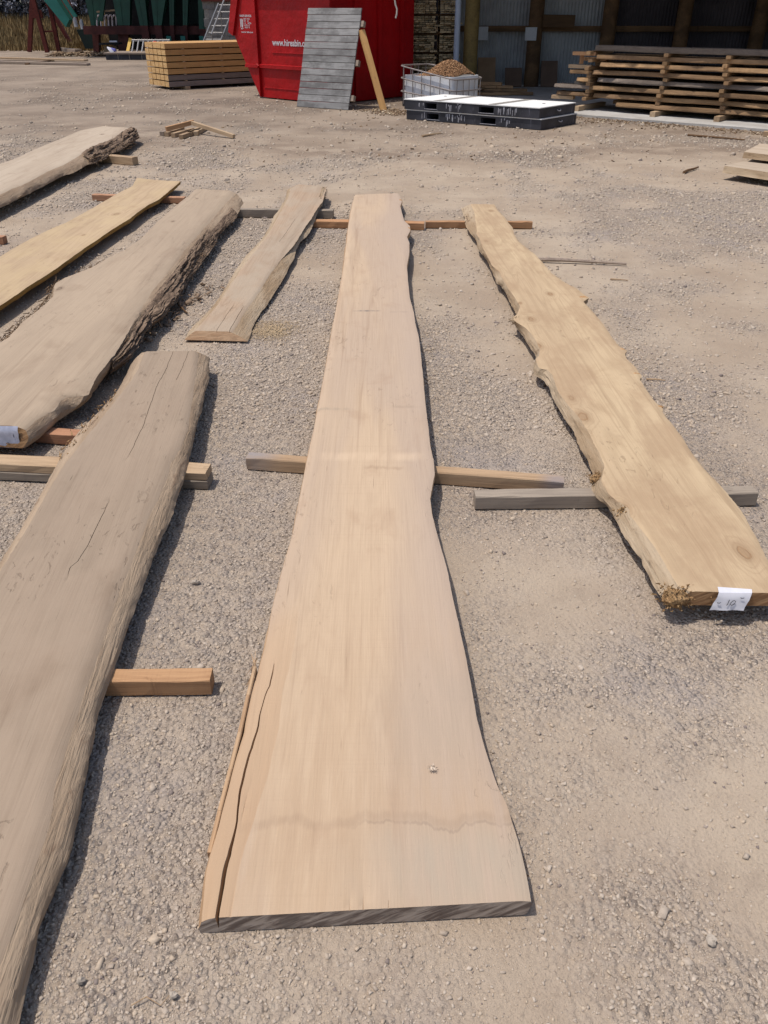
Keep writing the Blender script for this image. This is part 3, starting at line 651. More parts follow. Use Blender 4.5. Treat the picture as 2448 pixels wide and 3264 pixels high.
wood('bearer_tan', ph(208, 180, 146), ph(188, 156, 122), ph(120, 92, 68), fine=.3, sawmark=.2)
wood('bearer_greyends', ph(206, 176, 142), ph(184, 152, 118), ph(120, 92, 68), fine=.3, sawmark=.2, stains=[(0, -100, 200, .17, .02, .85, ph(156, 148, 146)), (1.264, -100, 200, .12, .02, .85, ph(150, 142, 142))])
wood('bearer_grey', ph(186, 166, 146), ph(168, 150, 136), ph(110, 94, 84), fine=.3, sawmark=.15)
wood('bearer_slate', ph(176, 160, 142), ph(160, 146, 130), ph(100, 90, 82), fine=.3, sawmark=.1)
wood('bearer_red', ph(206, 158, 124), ph(184, 132, 100), ph(120, 76, 52), fine=.3, sawmark=.2)
wood('sleeper', ph(226, 176, 114), ph(206, 156, 98), ph(150, 108, 68), fine=.3, sawmark=.2)
wood('sleeper_grey', ph(160, 144, 134), ph(144, 130, 120), ph(84, 72, 64), fine=.3, sawmark=.2)
wood('gate_board', ph(176, 174, 171), ph(150, 148, 146), ph(110, 106, 104), fine=.5, sawmark=.1, weather=(ph(112, 109, 107), .75), rnd=.17)
wood('old_slat', ph(236, 208, 164), ph(186, 160, 124), ph(64, 52, 42), fine=.4, sawmark=0, rnd=.3)
wood('stack_slab', ph(200, 160, 116), ph(126, 98, 74), ph(76, 58, 44), fine=.4, sawmark=.1, rnd=.28)
wood('stack_slab_grey', ph(160, 144, 130), ph(130, 116, 104), ph(78, 66, 58), fine=.4, sawmark=.1)
wood('dark_post', ph(140, 106, 74), ph(96, 72, 50), ph(52, 40, 30), fine=.4, sawmark=0)
wood('olive_pole', ph(164, 138, 84), ph(142, 120, 74), ph(70, 58, 38), fine=.35, sawmark=0)

plain('tag_paper_early', ph(226, 206, 184), .8, 0, .05, 30); MAT['tag_paper_early'].name = 'splinter_pale'
# ---------------------------------------------------------------- the sawn slabs
F_ = slab('F', [MAT['slab_centre'], MAT['slab_centre_edge'], MAT['end_weathered']],
     'longest pale brown slab down the middle, wide near end flat on the gravel with a split left edge', 'live edge slabs laid out in the yard', N=420, colw=.014, droopL=(.012, .05), droopR=(.004, .04),
     wander=.004, crk=((.0044, .0012, .040, .005), (.0012, .0012, .012, .012), (.0040, .0016, .0016, .0006), (.0003, .0003, .0025, .001), (.0004, .0003, .003, .001), (.0003, .0003, .0025, .001)), edge_n=.0016, ro=-.004, lo=.004, lowfreq=.0016, strip_t=.10)
G_ = slab('G', [MAT['slab_knotty'], MAT['edge_pale'], MAT['end_fresh']],
     'knotty yellowish slab with a wavy waney edge and a white paper tag on its near end', 'live edge slabs laid out in the yard', N=380, colw=.015, droopR=(.006, .06), droopL=(.003, .05), edge_n=.004, side_n=.009, ro=-.012, lowfreq=.006)
A_ = slab('A', [MAT['slab_grey'], MAT['edge_grey'], MAT['end_fresh']],
     'wide grey brown slab with long drying cracks running off the bottom left corner', 'live edge slabs laid out in the yard', N=340, colw=.018, droopL=(.004, .03), droopR=(.012, .10), side_n=.006, edge_n=.004, bulge=.012,
     crk=((.0008, .0008, .004, .004), (.0008, .0009, .004, .005), (.0008, .0010, .005, .005)))
B_ = slab('B', [MAT['slab_bark'], MAT['edge_grey'], MAT['end_fresh']],
     'thick dusty slab with shaggy brown bark hanging along its right edge', 'live edge slabs laid out in the yard', N=300, colw=.02, droopR=(.02, .18), droopL=(.006, .06), side_n=.010, edge_n=.006, bulge=.012, lo=.02)
C_ = slab('C', [MAT['slab_yellow'], MAT['edge_mustard'], MAT['end_fresh']],
     'thin yellow slab with a wavy edge lying left of the thick bark edged slab', 'live edge slabs laid out in the yard', N=220, colw=.025, droopR=(.004, .05), edge_n=.004, side_n=.003, ro=-.01, lo=-.01, cup=.03)
D_ = slab('D', [MAT['slab_pale'], MAT['edge_grey'], MAT['end_fresh']],
     'farthest left pale slab with rough ropey bark on its right edge', 'live edge slabs laid out in the yard', N=220, colw=.03, droopR=(.012, .12), side_n=.012, edge_n=.006, bulge=.02, lo=.01)
E_ = slab('E', [MAT['slab_cracked'], MAT['edge_pale'], MAT['end_pale']],
     'short narrow slab with two long cracks and bevelled sides, left of the longest slab', 'live edge slabs laid out in the yard', N=240, colw=.014, droopL=(.004, .06), droopR=(.008, .12), edge_n=.004, side_n=.004, bulge=.006,
     crk=((.0010, .0010, .008, .008), (.0013, .0011, .010, .010)))
H_ = slab('H', [MAT['slab_pale'], MAT['edge_pale'], MAT['edge_pale']],
     'pale slab end poking in at the right edge, the nearer of the two', 'live edge slabs laid out in the yard', N=60, colw=.04, side_n=.008, lo=-.03, ro=-.03)
J_ = slab('J', [MAT['slab_pale'], MAT['edge_pale'], MAT['edge_pale']],
     'pale slab end poking in at the right edge, the farther of the two', 'live edge slabs laid out in the yard', N=60, colw=.04, side_n=.006, lo=-.02, ro=-.02)
# bark, loose fibre and torn burrs that belong to the slabs
bark(B_, 1, .16, .72, MAT['bark_brown'], out=.016, ridge=.030, w0=.12, w1=1.08, seed=2., rows=260, M=26, freq=8)
bark(B_, 1, .70, .90, MAT['bark_brown'], out=.004, ridge=.012, w0=.35, w1=1.0, seed=5., rows=80, M=14, freq=6, name='bark')
fibres(B_, 1, .18, .66, 260, MAT['bark_fibre'], L=(.04, .13), out=.028, w=(.002, .006), wr=(.15, .9), curl=.2)
fibres(B_, -1, .02, .52, 520, MAT['bark_fibre'], L=(.02, .06), out=.030, wr=(0, .6), w=(.002, .005), name='torn_edge_fibres', curl=.6)
bark(D_, 1, .60, .99, MAT['bark_brown'], out=.022, ridge=.040, w0=0, w1=1.05, seed=7., rows=170, M=22, freq=6)
fibres(D_, 1, .60, .97, 160, MAT['bark_fibre'], L=(.05, .16), out=.05, w=(.003, .006))
fibres(E_, 1, .86, .99, 120, MAT['bark_fibre'], L=(.02, .06), out=.03, wr=(0, .8))
bark(E_, 1, .88, .99, MAT['edge_pale'], out=.004, ridge=.02, w0=0, w1=1.0, seed=3., rows=50, M=12)
fibres(G_, 1, .86, .99, 30, MAT['bark_fibre'], L=(.01, .03), out=.014, wr=(0, .6))
fibres(G_, -1, .90, .99, 40, MAT['bark_fibre'], L=(.01, .03), out=.015, wr=(0, .9))
fibres(A_, -1, .66, .86, 70, MAT['burr_fibre'], L=(.015, .05), out=.012, wr=(.1, 1))
burr(G_, (.815, 2.665, .082), .036, 170, MAT['burr_fibre'])
burr(G_, (.852, 2.435, .083), .026, 130, MAT['burr_fibre'])
burr(G_, (.885, 1.945, .078), .042, 260, MAT['burr_fibre'], squash=(1.15, .8, .75))
burr(G_, (.742, 4.46, .09), .03, 60, MAT['edge_pale'], L=(.01, .03))
burr(F_, (.115, 1.30, .074), .007, 26, MAT['tag_paper_early'], name='pale_wood_splinter', L=(.004, .009), w=(.001, .002), squash=(1, 1, .15))
plain('knot_wood', ph(196, 148, 98), .8, 0, .25, 60, bump=.003)
for c_, s_, rz in (((1.208, 3.648, .094), (.032, .014, .013), .2), ((1.213, 3.276, .095), (.024, .010, .011), .2), ((1.222, 3.974, .094), (.024, .012, .012), .3), ((1.204, 4.86, .094), (.036, .016, .012), .1), ((.755, 4.45, .088), (.020, .030, .016), 0)):
    edge_knot(G_, c_, s_, MAT['knot_wood'], rz)
for c_, s_, rz in (((.150, 7.74, .085), (.018, .05, .025), 0), ((.198, 6.66, .082), (.016, .05, .026), 0)): edge_knot(F_, c_, s_, MAT['knot_wood'], rz)
# loose strip of bark standing off the split edge of the centre slab
mb = MB(); pts = [(-.379, 1.10, .03), (-.373, 1.20, .040), (-.366, 1.31, .048), (-.359, 1.42, .056), (-.3545, 1.54, .064), (-.350, 1.64, .070)]
for i in range(len(pts)-1): mb.beam(pts[i], pts[i+1], .010, .026, ch=.002)
mb.build('loose_edge_strip', MAT['slab_centre_edge'], F_['root'])
mb = MB()
for _ in range(16): strip_tuft(mb, (random.uniform(-.356, -.346), random.uniform(1.56, 1.68), .078), (random.uniform(-.5, .1), random.choice((-1, 1)), random.uniform(-.3, .2)), random.uniform(.02, .05), .0025, .12)
o = mb.build('edge_splinters', MAT['slab_centre_edge'], F_['root']); o['kind'] = 'stuff'

# paper tags stapled on the ends
plain('tag_paper', ph(232, 230, 236, .72), .6, var=.05, scale=30)
plain('tag_foil', ph(190, 190, 204, .75), .35, .25, .18, 24)
plain('pen_ink', (.05, .05, .06), .6); plain('staple_steel', (.18, .18, .2), .35, .6)
def sheet(mb, rows, th=.0012):
    R = np.array(rows); n, m = R.shape[:2]; V = []; F = []
    V = [tuple(q) for q in R.reshape(-1, 3)]
    for i in range(n-1):
        for j in range(m-1): F.append((i*m+j, i*m+j+1, (i+1)*m+j+1, (i+1)*m+j))
    mb.add(V, F)
def lerp(a, b, t): return tuple(a[i]+(b[i]-a[i])*t for i in range(len(a)))
ga = float(G_['zt'][0])
mb = MB(); tl, tr, bl, br_, fl, fr = (1.003, 1.930, .1095), (1.102, 1.928, .1095), (.980, 1.918, .055), (1.082, 1.916, .056), (1.009, 1.958, .1098), (1.108, 1.946, .1098)
rows = [[lerp(fl, fr, k/6) for k in range(7)], [lerp(tl, tr, k/6) for k in range(7)]]
for i in range(1, 6): rows.append([tuple(np.array(lerp(lerp(tl, tr, k/6), lerp(bl, br_, k/6), i/5))+[0, -.003*math.sin(i*1.1+k*.9)**2-.003, 0]) for k in range(7)])
sheet(mb, rows); tagp = mb.build('paper_tag', MAT['tag_paper'], G_['root'], smooth=True)
def tagpt(u, w, off=.0085): q = lerp(lerp(tl, tr, u), lerp(bl, br_, u), w); return (q[0], q[1]-off, q[2]+.001)
def pen(mb, pts, r=.0011): mb.tube([tagpt(*q) for q in pts], r, 5)
mb = MB()
pen(mb, [(.39, .34), (.40, .52), (.41, .62), (.385, .66)])
pen(mb, [(.51, .40), (.48, .50), (.49, .62), (.55, .66), (.60, .58), (.60, .44), (.55, .37), (.51, .40)])
mb.build('pen_number', MAT['pen_ink'], tagp)
mb = MB(); pen(mb, [(.08, .50), (.11, .54), (.15, .54), (.18, .50)], .0013); pen(mb, [(.68, .20), (.72, .24), (.76, .24), (.79, .21)], .0013)
mb.build('staple', MAT['staple_steel'], tagp)
mb = MB(); tl, tr, bl, br_ = (-1.80, 3.022, .1365), (-1.503, 3.006, .1365), (-1.81, 3.008, .048), (-1.506, 2.992, .047)
rows = [[lerp(tl, tr, k/12) for k in range(13)]]+[[tuple(np.array(lerp(lerp(tl, tr, k/12), lerp(bl, br_, k/12), i/6))+[0, -.004-.005*math.sin(i*1.7+k*1.3)**2, 0]) for k in range(13)] for i in range(1, 7)]
sheet(mb, rows); tagp = mb.build('foil_tag', MAT['tag_foil'], B_['root'], smooth=True)
mb = MB(); pen(mb, [(.93, .35), (.935, .5)], .001); pen(mb, [(.83, .75), (.86, .77)], .0012); mb.build('pen_mark', MAT['pen_ink'], tagp)

# ---------------------------------------------------------------- bearers under the slabs
def bearer(label, a, b, w, h, mat, z0=0., group='timber bearers under the slabs', name='timber_bearer', layers=1, segs=18):
    """a, b: front lower edge on the ground plan"""
    a = Vector((*a, 0)); b = Vector((*b, 0)); d = (b-a).normalized(); n = Vector((-d.y, d.x, 0))
    if n.y < 0: n = -n
    mb = MB(); mb.beam(a+n*(w/2)+Vector((0, 0, z0+h/2)), b+n*(w/2)+Vector((0, 0, z0+h/2)), w, h, ch=.0035, segs=segs, jit=.0016)
    o = mb.build(name, mat, origin=tuple((a+b)/2+Vector((0, 0, z0))))
    return tag(o, label, 'timber', group)
bearer('orange sawn bearer sticking out under the near right side of the grey cracked slab', (-1.30, 1.60), (-.471, 1.614), .052, .054, MAT['bearer_orange'])
bearer('lower board of the doubled bearer under the grey cracked slab', (-2.3, 2.870), (-.686, 2.724), .078, .037, MAT['bearer_slate'])
bearer('upper board of the doubled bearer under the grey cracked slab', (-2.3, 2.872), (-.688, 2.726), .080, .036, MAT['bearer_tan'], z0=.0375)
bearer('reddish bearer under the near end of the thick bark edged slab', (-2.1, 3.21), (-1.16, 3.073), .062, .049, MAT['bearer_red'])
bearer('brown bearer with grey ends crossing under the middle of the longest slab', (-.558, 2.886), (.690, 2.690), .055, .054, MAT['bearer_greyends'])
bearer('weathered bearer under the knotty slab, nearer than its tan neighbour', (.340, 2.575), (1.401, 2.604), .058, .056, MAT['bearer_slate'])
bearer('orange bearer under the far end of the longest slab', (-.60, 7.117), (.336, 7.033), .085, .055, MAT['bearer_orange'])
bearer('orange bearer under the far end of the knotty slab', (.351, 7.108), (1.254, 7.087), .05, .053, MAT['bearer_orange'])
bearer('dark grey bearer under the far ends of the bark edged slab and the short slab', (-1.62, 7.535), (-.45, 7.466), .068, .069, MAT['bearer_slate'])
bearer('pinkish bearer under the far end of the thin yellow slab', (-2.821, 8.247), (-1.90, 8.10), .06, .056, MAT['bearer_red'])
bearer('knotty bearer jutting out right of the farthest left slab', (-3.95, 10.78), (-2.964, 10.283), .10, .086, MAT['bearer_tan'])
bearer('short end of a bearer at the left edge beside the thin yellow slab', (-3.9, 6.60), (-3.001, 6.544), .07, .057, MAT['bearer_red'])
bearer('yellow timber end on the ground at the far right edge before the concrete', (5.47, 12.80), (6.4, 12.3), .08, .068, MAT['bearer_tan'])
bearer('hidden bearer below the two pale slab ends at right', (4.80, 8.9), (5.25, 10.6), .07, .079, MAT['bearer_grey'])
# ends of the tan bearer have turned grey
# ---------------------------------------------------------------- small heap of off-cut sticks
def stick(label, a, b, w, h, mat=None, up=(0, 0, 1), group='offcut sticks in the small heap', name='offcut_stick', cat='stick'):
    mb = MB(); mb.beam(a, b, w, h, up=up, ch=.002); return tag(mb.build(name, mat or MAT['bearer_tan'], origin=tuple((Vector(a)+Vector(b))/2)), label, cat, group)
fr_ = [(-3.22, 12.85), (-3.14, 12.80), (-3.02, 12.69), (-2.87, 12.52), (-2.81, 12.80), (-2.735, 12.88)]
bk_ = [(-3.10, 13.45), (-3.03, 13.40), (-2.86, 13.30), (-2.72, 13.35), (-2.77, 13.55), (-2.715, 13.55)]
nm_ = ['leftmost short stick in the small heap, darkest', 'second short stick from the left in the small heap', 'third short stick from the left, slanting, in the small heap', 'nearest short stick of the small heap, slanting', 'short stick just right of the nearest one in the small heap', 'rightmost short stick in the small heap']
for l_, a, b in zip(nm_, fr_, bk_): stick(l_, (*a, .028), (*b, .028), .062, .055, MAT['bearer_grey'] if 'darkest' in l_ else MAT['bearer_tan'])
stick('long stick propped on the small heap with its right end on the ground', (-2.13, 12.58, .028), (-2.83, 13.12, .145), .05, .05, MAT['bearer_tan'])
stick('long stick lying across the top of the small heap towards the left', (-3.16, 12.90, .085), (-2.80, 13.14, .15), .05, .06, MAT['bearer_orange'])

# ---------------------------------------------------------------- concrete pad and open shed
t = NT('concrete', .9, .15); pc = t.n('ShaderNodeTexCoord').outputs['Object']
c = t.mix(t.remap(t.noise(pc, 1.5, 5, .65), .35, .65), ph(206, 202, 196), ph(184, 178, 170)); c = t.mix(t.remap(t.noise(pc, 9, 5, .7), .55, .75, 0, .5), c, ph(160, 148, 134)); t.color(c); t.bump(t.noise(pc, 60, 4), .3, .004)
PA, PB = Vector((3.23, 15.34, 0)), Vector((5.75, 13.306, 0))
pd = (PB-PA).normalized(); pn = Vector((-pd.y, pd.x, 0))
def pad(a, b, z=0.): q = PA+pd*a+pn*b; return (q.x, q.y, z)
mb = MB(); n_ = 60; front = [pad(-1.4+a*(11/n_), .012*math.sin(a*1.7)+.01*random.uniform(-1, 1), -.05) for a in range(n_+1)]
poly = front+[(17, 21.3, -.05), (1.0, 21.3, -.05), (1.0, 17.4, -.05)]
mb.prism(poly, (0, 0, .083)); tag(mb.build('concrete_pad', MAT['concrete'], origin=(5, 17, -.05)), kind='structure')
# corrugated iron
plain('iron_sheet', ph(186, 186, 186, .62), .55, .0, .12, 3., .4)
plain('iron_roof', (.16, .17, .18), .6, 0, .1, 2.); plain('plaque_white', ph(222, 222, 224), .6, 0, .04, 20); plain('pvc_pipe', ph(196, 206, 222, .7), .45, 0, .05, 4)
shed = thing('timber_shed', 'open fronted farm shed with grey corrugated walls and round timber posts', 'shed', (5., 21.2, 0))
def corr(name, x0, x1, z0, z1, y, mat, parent, pitch=.076, amp=.009):
    n = max(2, int((x1-x0)/pitch*6)); mb = MB(); V = []
    for i in range(n+1):
        x = x0+(x1-x0)*i/n; yy = y+amp*math.sin(2*math.pi*x/pitch)
        V += [(x, yy, z0), (x, yy, z1)]
    for i in range(n+1):                    # back skin, 3 mm behind
        x = x0+(x1-x0)*i/n; yy = y+.003+amp*math.sin(2*math.pi*x/pitch); V += [(x, yy, z0), (x, yy, z1)]
    k = 2*(n+1)
    F = [(2*i, 2*i+2, 2*i+3, 2*i+1) for i in range(n)]+[(k+2*i+1, k+2*i+3, k+2*i+2, k+2*i) for i in range(n)]
    F += [(2*i, k+2*i, k+2*i+2, 2*i+2) for i in range(n)]
    mb.add(V, F); return mb.build(name, mat, parent, smooth=True, angle=60)
for i in range(5):
    x0 = 1.25+i*.79
    corr('wall_sheet', x0, x0+.80, 1.20, 3.9, 21.23+.004*(i % 2), MAT['iron_sheet'], shed)
    corr('wall_sheet', x0, x0+.80, .04, 1.13, 21.235+.004*(i % 2), MAT['iron_sheet'], shed)
plain('shade_cladding', (.06, .05, .053), .85, 0, .25, 1.2); plain('dark_inside', (.022, .018, .018), .9, 0, .3, 1.5)  # dark base colours carry the shade deep inside the shed
for i, x0 in enumerate([5.2+k*.79 for k in range(12)]+[1.25-k*.79 for k in (1, 2, 3, 4)]):
    corr('wall_sheet', x0, x0+.80, .04, 3.9, 21.235+.004*(i % 2), MAT['shade_cladding'], shed)
mb = MB(); mb.beam((1.3, 21.10, 1.165), (15, 21.10, 1.165), .1, .11, segs=14, jit=.003); mb.build('wall_rail', MAT['dark_post'], shed)
mb = MB(); mb.beam((1.3, 21.10, 2.6), (15, 21.10, 2.6), .1, .11, segs=14, jit=.003); mb.build('wall_rail', MAT['dark_post'], shed)
for x in (3.36, 4.98, 6.6, 8.3, 10.2, 12.5):
    mb = MB(); mb.tube([(x+random.uniform(-.01, .01), 20.9, z) for z in (0, .8, 1.6, 2.4, 3.3, 4.)], .165, 14, .15); mb.build('wall_post', MAT['dark_post'], shed, smooth=True)
mb = MB(); mb.tube([(1.82+random.uniform(-.006, .006), 19.6, z) for z in (0, .5, 1., 1.5, 2, 2.6, 3.3, 4.)], .155, 18, .145); mb.build('corner_pole', MAT['olive_pole'], shed, smooth=True)
mb = MB(); mb.tube([(1.50, 19.3, z) for z in (.05, 1.2, 2.4, 3.7)], .06, 14); mb.build('downpipe', MAT['pvc_pipe'], shed, smooth=True)
# roof: its front eave runs above the pad edge
def eave(a, b, z): q = Vector((2.30, 16.02, 0))+pd*a+pn*b; return (q.x, q.y, z)
mb = MB(); mb.prism([eave(-3.4, .0, 3.75), eave(9.5, .0, 3.75), (17, 12.5, 4.0), (17, 22.2, 4.2), (-1.1, 22.2, 4.2)], (0, 0, .06)); mb.build('roof', MAT['iron_roof'], shed)
mb = MB(); mb.prism([eave(-3.4, .03, 3.55), eave(9.5, .03, 3.55), eave(9.5, .06, 3.55), eave(-3.4, .06, 3.55)], (0, 0, .19)); mb.build('fascia', MAT['dark_post'], shed)
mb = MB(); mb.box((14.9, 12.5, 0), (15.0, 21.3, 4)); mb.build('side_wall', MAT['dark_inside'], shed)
for x, z, w, h in ((2.05, .95, .26, .26), (3.11, .95, .25, .25)):
    mb = MB(); mb.box((x, 20.70 if x > 3 else 20.9, z), (x+w, 20.712 if x > 3 else 20.912, z+h)); pq = mb.build('wall_plaque', MAT['plaque_white'], shed)
    for dx in (.03, w-.03):
        for dz in (.03, h-.03):
            y_ = 20.699 if x > 3 else 20.899; mb = MB(); mb.tube([(x+dx, y_, z+dz), (x+dx, y_-.004, z+dz)], .006, 6); mb.build('screw', MAT['staple_steel'], pq)
mb = MB(); mb.beam((3.45, 20.85, 1.32), (4.2, 20.85, 1.31), .04, .24); mb.build('dark_shelf_board', MAT['dark_post'], shed)
# boards leaning against the shed wall
plain('ply_brown', ph(170, 136, 104), .8, 0, .15, 3); plain('ply_dark', ph(120, 96, 80), .85, 0, .15, 3)
for lab, x, w, h, y, m in (('brown board leaning on the shed wall, leftmost and tallest of three', 2.12, .40, .58, 20.75, 'ply_brown'), ('dark board leaning on the shed wall, middle and lowest of three', 2.74, .38, .38, 20.7, 'ply_dark'), ('dark board leaning on the shed wall, rightmost of three', 3.54, .37, .52, 20.65, 'ply_dark')):
    mb = MB(); mb.beam((x+w/2, y, .045), (x+w/2, y+.17, h+.03), w, .022, up=(0, 1, .2)); tag(mb.build('leaning_board', MAT[m]), lab, 'board', 'boards leaning inside the shed')
# off-cut pile on the pad behind the tub
k = 0
oc = ['at the bottom left', 'at the bottom middle', 'at the bottom right', 'in the second row, left', 'in the second row, middle', 'in the second row, right', 'on top, left', 'on top, right', 'sticking out to the left', 'lying across the top']
for lab, (x, y, z, a, L) in zip(oc, [(2.0, 18.75, .06, .2, .55), (2.3, 18.7, .06, -.1, .6), (2.72, 18.75, .06, .05, .7), (2.02, 18.9, .115, .3, .5), (2.33, 18.85, .115, .1, .6), (2.68, 18.85, .115, -.2, .55), (2.1, 18.95, .17, .35, .5), (2.42, 18.9, .17, .12, .5), (1.86, 18.8, .17, .6, .4), (2.22, 18.95, .225, .25, .45)]):
    d = Vector((math.cos(a), -math.sin(a), 0))*L/2; c_ = Vector((x, y, z+.005)); mb = MB(); mb.beam(c_-d, c_+d, .16, .052, ch=.006)
    tag(mb.build('firewood_offcut', MAT['stack_slab']), 'timber offcut '+lab+' of the low pile behind the plastic tub', 'offcut', 'offcuts behind the plastic tub')

# ---------------------------------------------------------------- drying stack of rough slabs
SP = Vector((4.61, 15.08, 0)); sdir = Vector((.777, -.63, 0)).normalized(); sn = Vector((-sdir.y, sdir.x, 0))
def st(a, b, z): q = SP+sdir*a+sn*b; return Vector((q.x, q.y, z))
def rough_slab(label, a0, a1, b0, b1, z0, h, mat, seed, wane=.05, name='rough_slab', group='rough slabs in the drying stack'):
    n = 46; mb = MB(); V = []; G = []
    for i in range(n+1):
        t_ = i/n; a = a0+(a1-a0)*t_
        e1 = (vnoise(a*2.3+seed, seed)-.5)*.10+(vnoise(a*11+seed, seed*2)-.5)*.06
        e2 = (vnoise(a*3.1+seed, seed+5)-.5)*.08
        wn1 = wane*(.35+1.3*vnoise(a*1.3+seed, 3+seed)); cut = .0
        if i in (0, n): cut = .01
        sag = (vnoise(a*.9+seed, 9.)-.5)*.012
        prof = [(b0+e1+.004, z0+sag), (b0+e1, z0+h*.22+sag+(vnoise(a*9, seed)-.5)*h*.3), (b0+e1+wn1*.55*float(vnoise(a*2.1, seed+1)), z0+h+sag), (b1+e2-wn1, z0+h+sag), (b1+e2, z0+h*.3+sag), (b1+e2-.02, z0+sag)]
        for (b, z) in prof: V.append(st(a, b, z)); G.append((b, a, z+seed))
    F = [(i*6+k, i*6+(k+1) % 6, (i+1)*6+(k+1) % 6, (i+1)*6+k) for i in range(n) for k in range(6)]+[tuple(range(5, -1, -1)), tuple(n*6+k for k in range(6))]
    mb.add(V, F, G); return tag(mb.build(name, mat, origin=tuple(st(a0, b0, z0))), label, 'slab', group)
ordn = ['lowest', 'second lowest', 'third lowest', 'fourth lowest', 'fifth lowest', 'third from top', 'second from top', 'topmost']
starts = [-.80, -1.25, -1.33, -1.20, -1.28, -1.14, -1.24, -1.31]
Z0 = .125; PT = .1175
for k in range(8):
    z = Z0+PT*k; m = MAT['stack_slab_grey'] if k in (7, 3) else MAT['stack_slab']
    rough_slab('rough bark edged slab, %s in the front row of the drying stack' % ordn[k], starts[k], 5.2, 0.0+.02*math.sin(k*2.1), .36, z, .064 if k < 7 else .078, m, 3.3*k+1, .06 if k < 7 else .02)
    if k < 7: rough_slab('rough slab, %s in the row behind in the drying stack' % ordn[k], (-1.3, -1.95, -1.95, -1.62, -1.9, -1.72, -1.45)[k]+.25, 5.0, .42, .80, z, .055, MAT['stack_slab'], 5.1*k+2, .05)
left_ext = [(1, -1.98, .05), (2, -2.02, .04), (3, -1.62, .05), (4, -1.76, .03)]
for k, a0, b in left_ext:
    rough_slab('short rough slab, %s, at the left end of the drying stack' % ordn[k], a0, -1.33, b, .36, Z0+PT*k, .056, MAT['stack_slab_grey'] if k == 2 else MAT['stack_slab'], 7.7*k+4, .06)
pos_ = ['leftmost column', 'second column', 'third column', 'right column']
zz = ['lowest', 'second', 'third', 'fourth', 'fifth', 'sixth', 'top']
for j, a in enumerate((-1.36, -.05, 1.02, 2.2)):
    for k in range(8):
        z = .06 if k == 0 else Z0+PT*(k-1)+.064
        h = .062 if k == 0 else PT-.066
        ov = .24 if k == 0 else random.uniform(.02, .10)
        aa = a+random.uniform(-.05, .05)+(.06*k/8 if j == 1 else 0)
        lab = ('bearer on the concrete under the %s of sticks in the drying stack' % pos_[j]) if k == 0 else ('%s spacer stick in the %s of the drying stack' % (zz[k-1], pos_[j]))
        z0_ = .034 if k == 0 else z
        stick(lab, st(aa, -ov, z0_+h/2+.0), st(aa, .82, z0_+h/2), .075 if k else .09, (.088 if k == 0 else h-.003), MAT['stack_slab'] if k else MAT['bearer_tan'], group='spacer sticks in the drying stack', name='spacer_stick')
for lab, a, b0, z, L, m in (('stub of spacer timber jutting left near the top of the drying stack', -1.72, .05, .90, .9, 'bearer_orange'), ('upper stub of timber at the left end of the drying stack', -1.62, .3, .81, .6, 'bearer_orange'), ('middle stub of timber at the left end of the drying stack', -1.80, .1, .70, .6, 'bearer_tan'), ('lower stub of timber at the left end of the drying stack', -1.80, .2, .61, .6, 'bearer_tan'), ('grey stub of timber at the left end of the drying stack', -1.70, .2, .44, .5, 'bearer_slate'), ('bottom stub of timber at the left end of the drying stack', -2.08, .1, .205, .5, 'bearer_tan')):
    stick(lab, st(a, b0, z), st(a+.42, b0+.03, z), .10, .055, MAT[m], group='spacer sticks in the drying stack', name='timber_stub')
stick('upright stub between the upper slabs at the left end of the drying stack', st(-1.58, .1, .74), st(-1.58, .1, .93), .06, .07, MAT['bearer_orange'], up=(0, 1, 0), group='spacer sticks in the drying stack', name='timber_stub')

# ---------------------------------------------------------------- red skip
t = NT('skip_red', .5, .25); pc = t.n('ShaderNodeTexCoord').outputs['Object']
c = t.mix(t.remap(t.noise(pc, 1.4, 5, .65), .35, .68), ph(190, 13, 19), ph(166, 10, 16))
c = t.mix(t.remap(t.noise(t.vmath('MULTIPLY', pc, (9, 9, 1.1)), 1., 5, .7), .58, .76, 0, .4), c, ph(158, 24, 26))
c = t.mix(t.remap(t.noise(pc, 22, 4, .7), .68, .78, 0, .5), c, ph(120, 78, 64))
c = t.mix(t.remap(t.noise(t.vmath('MULTIPLY', pc, (3, 3, 26)), 1., 5, .7), .66, .74, 0, .5), c, ph(196, 84, 76))
t.color(c); t.bump(t.math('ADD', t.noise(pc, 2.2, 3), t.math('MULTIPLY', t.noise(pc, 7., 3), .3)), .6, .05)
plain('decal_white', ph(226, 220, 222), .6, 0, .05, 30)
KP = Vector((-2.493, 18.568, 0)); kd = Vector((.741, -.671, 0)).normalized(); kn = Vector((-kd.y, kd.x, 0))
def sk(a, b, z): q = KP+kd*a+kn*b; return (q.x, q.y, z)
skip = thing('skip_bin', 'big red steel skip with white web address lettering', 'skip', (KP.x+.7, KP.y+.2, 0))
RED = MAT['skip_red']
body = [(0, .02), (2.04, .02), (2.04, 2.05), (-.34, 2.05), (-.68, 1.11), (-.37, .6)]
mb = MB(); mb.prism([sk(a, 0, z) for a, z in body], kn*2.35); mb.build('body', RED, skip)
mb = MB(); mb.prism([sk(a, -.055, z) for a, z in [(.01, .02), (.02, .55), (.03, 2.04), (-.33, 2.04), (-.672, 1.11), (-.36, .6)]], kn*.053); mb.build('end_panel', RED, skip)
mb = MB(); mb.prism([sk(a, -.10, z) for a, z in [(-.80, 1.15), (-.66, 1.09), (-.42, 1.72), (-.30, 2.1), (-.44, 2.1), (-.62, 1.72)]], kn*.20); mb.build('lifting_rail', RED, skip)
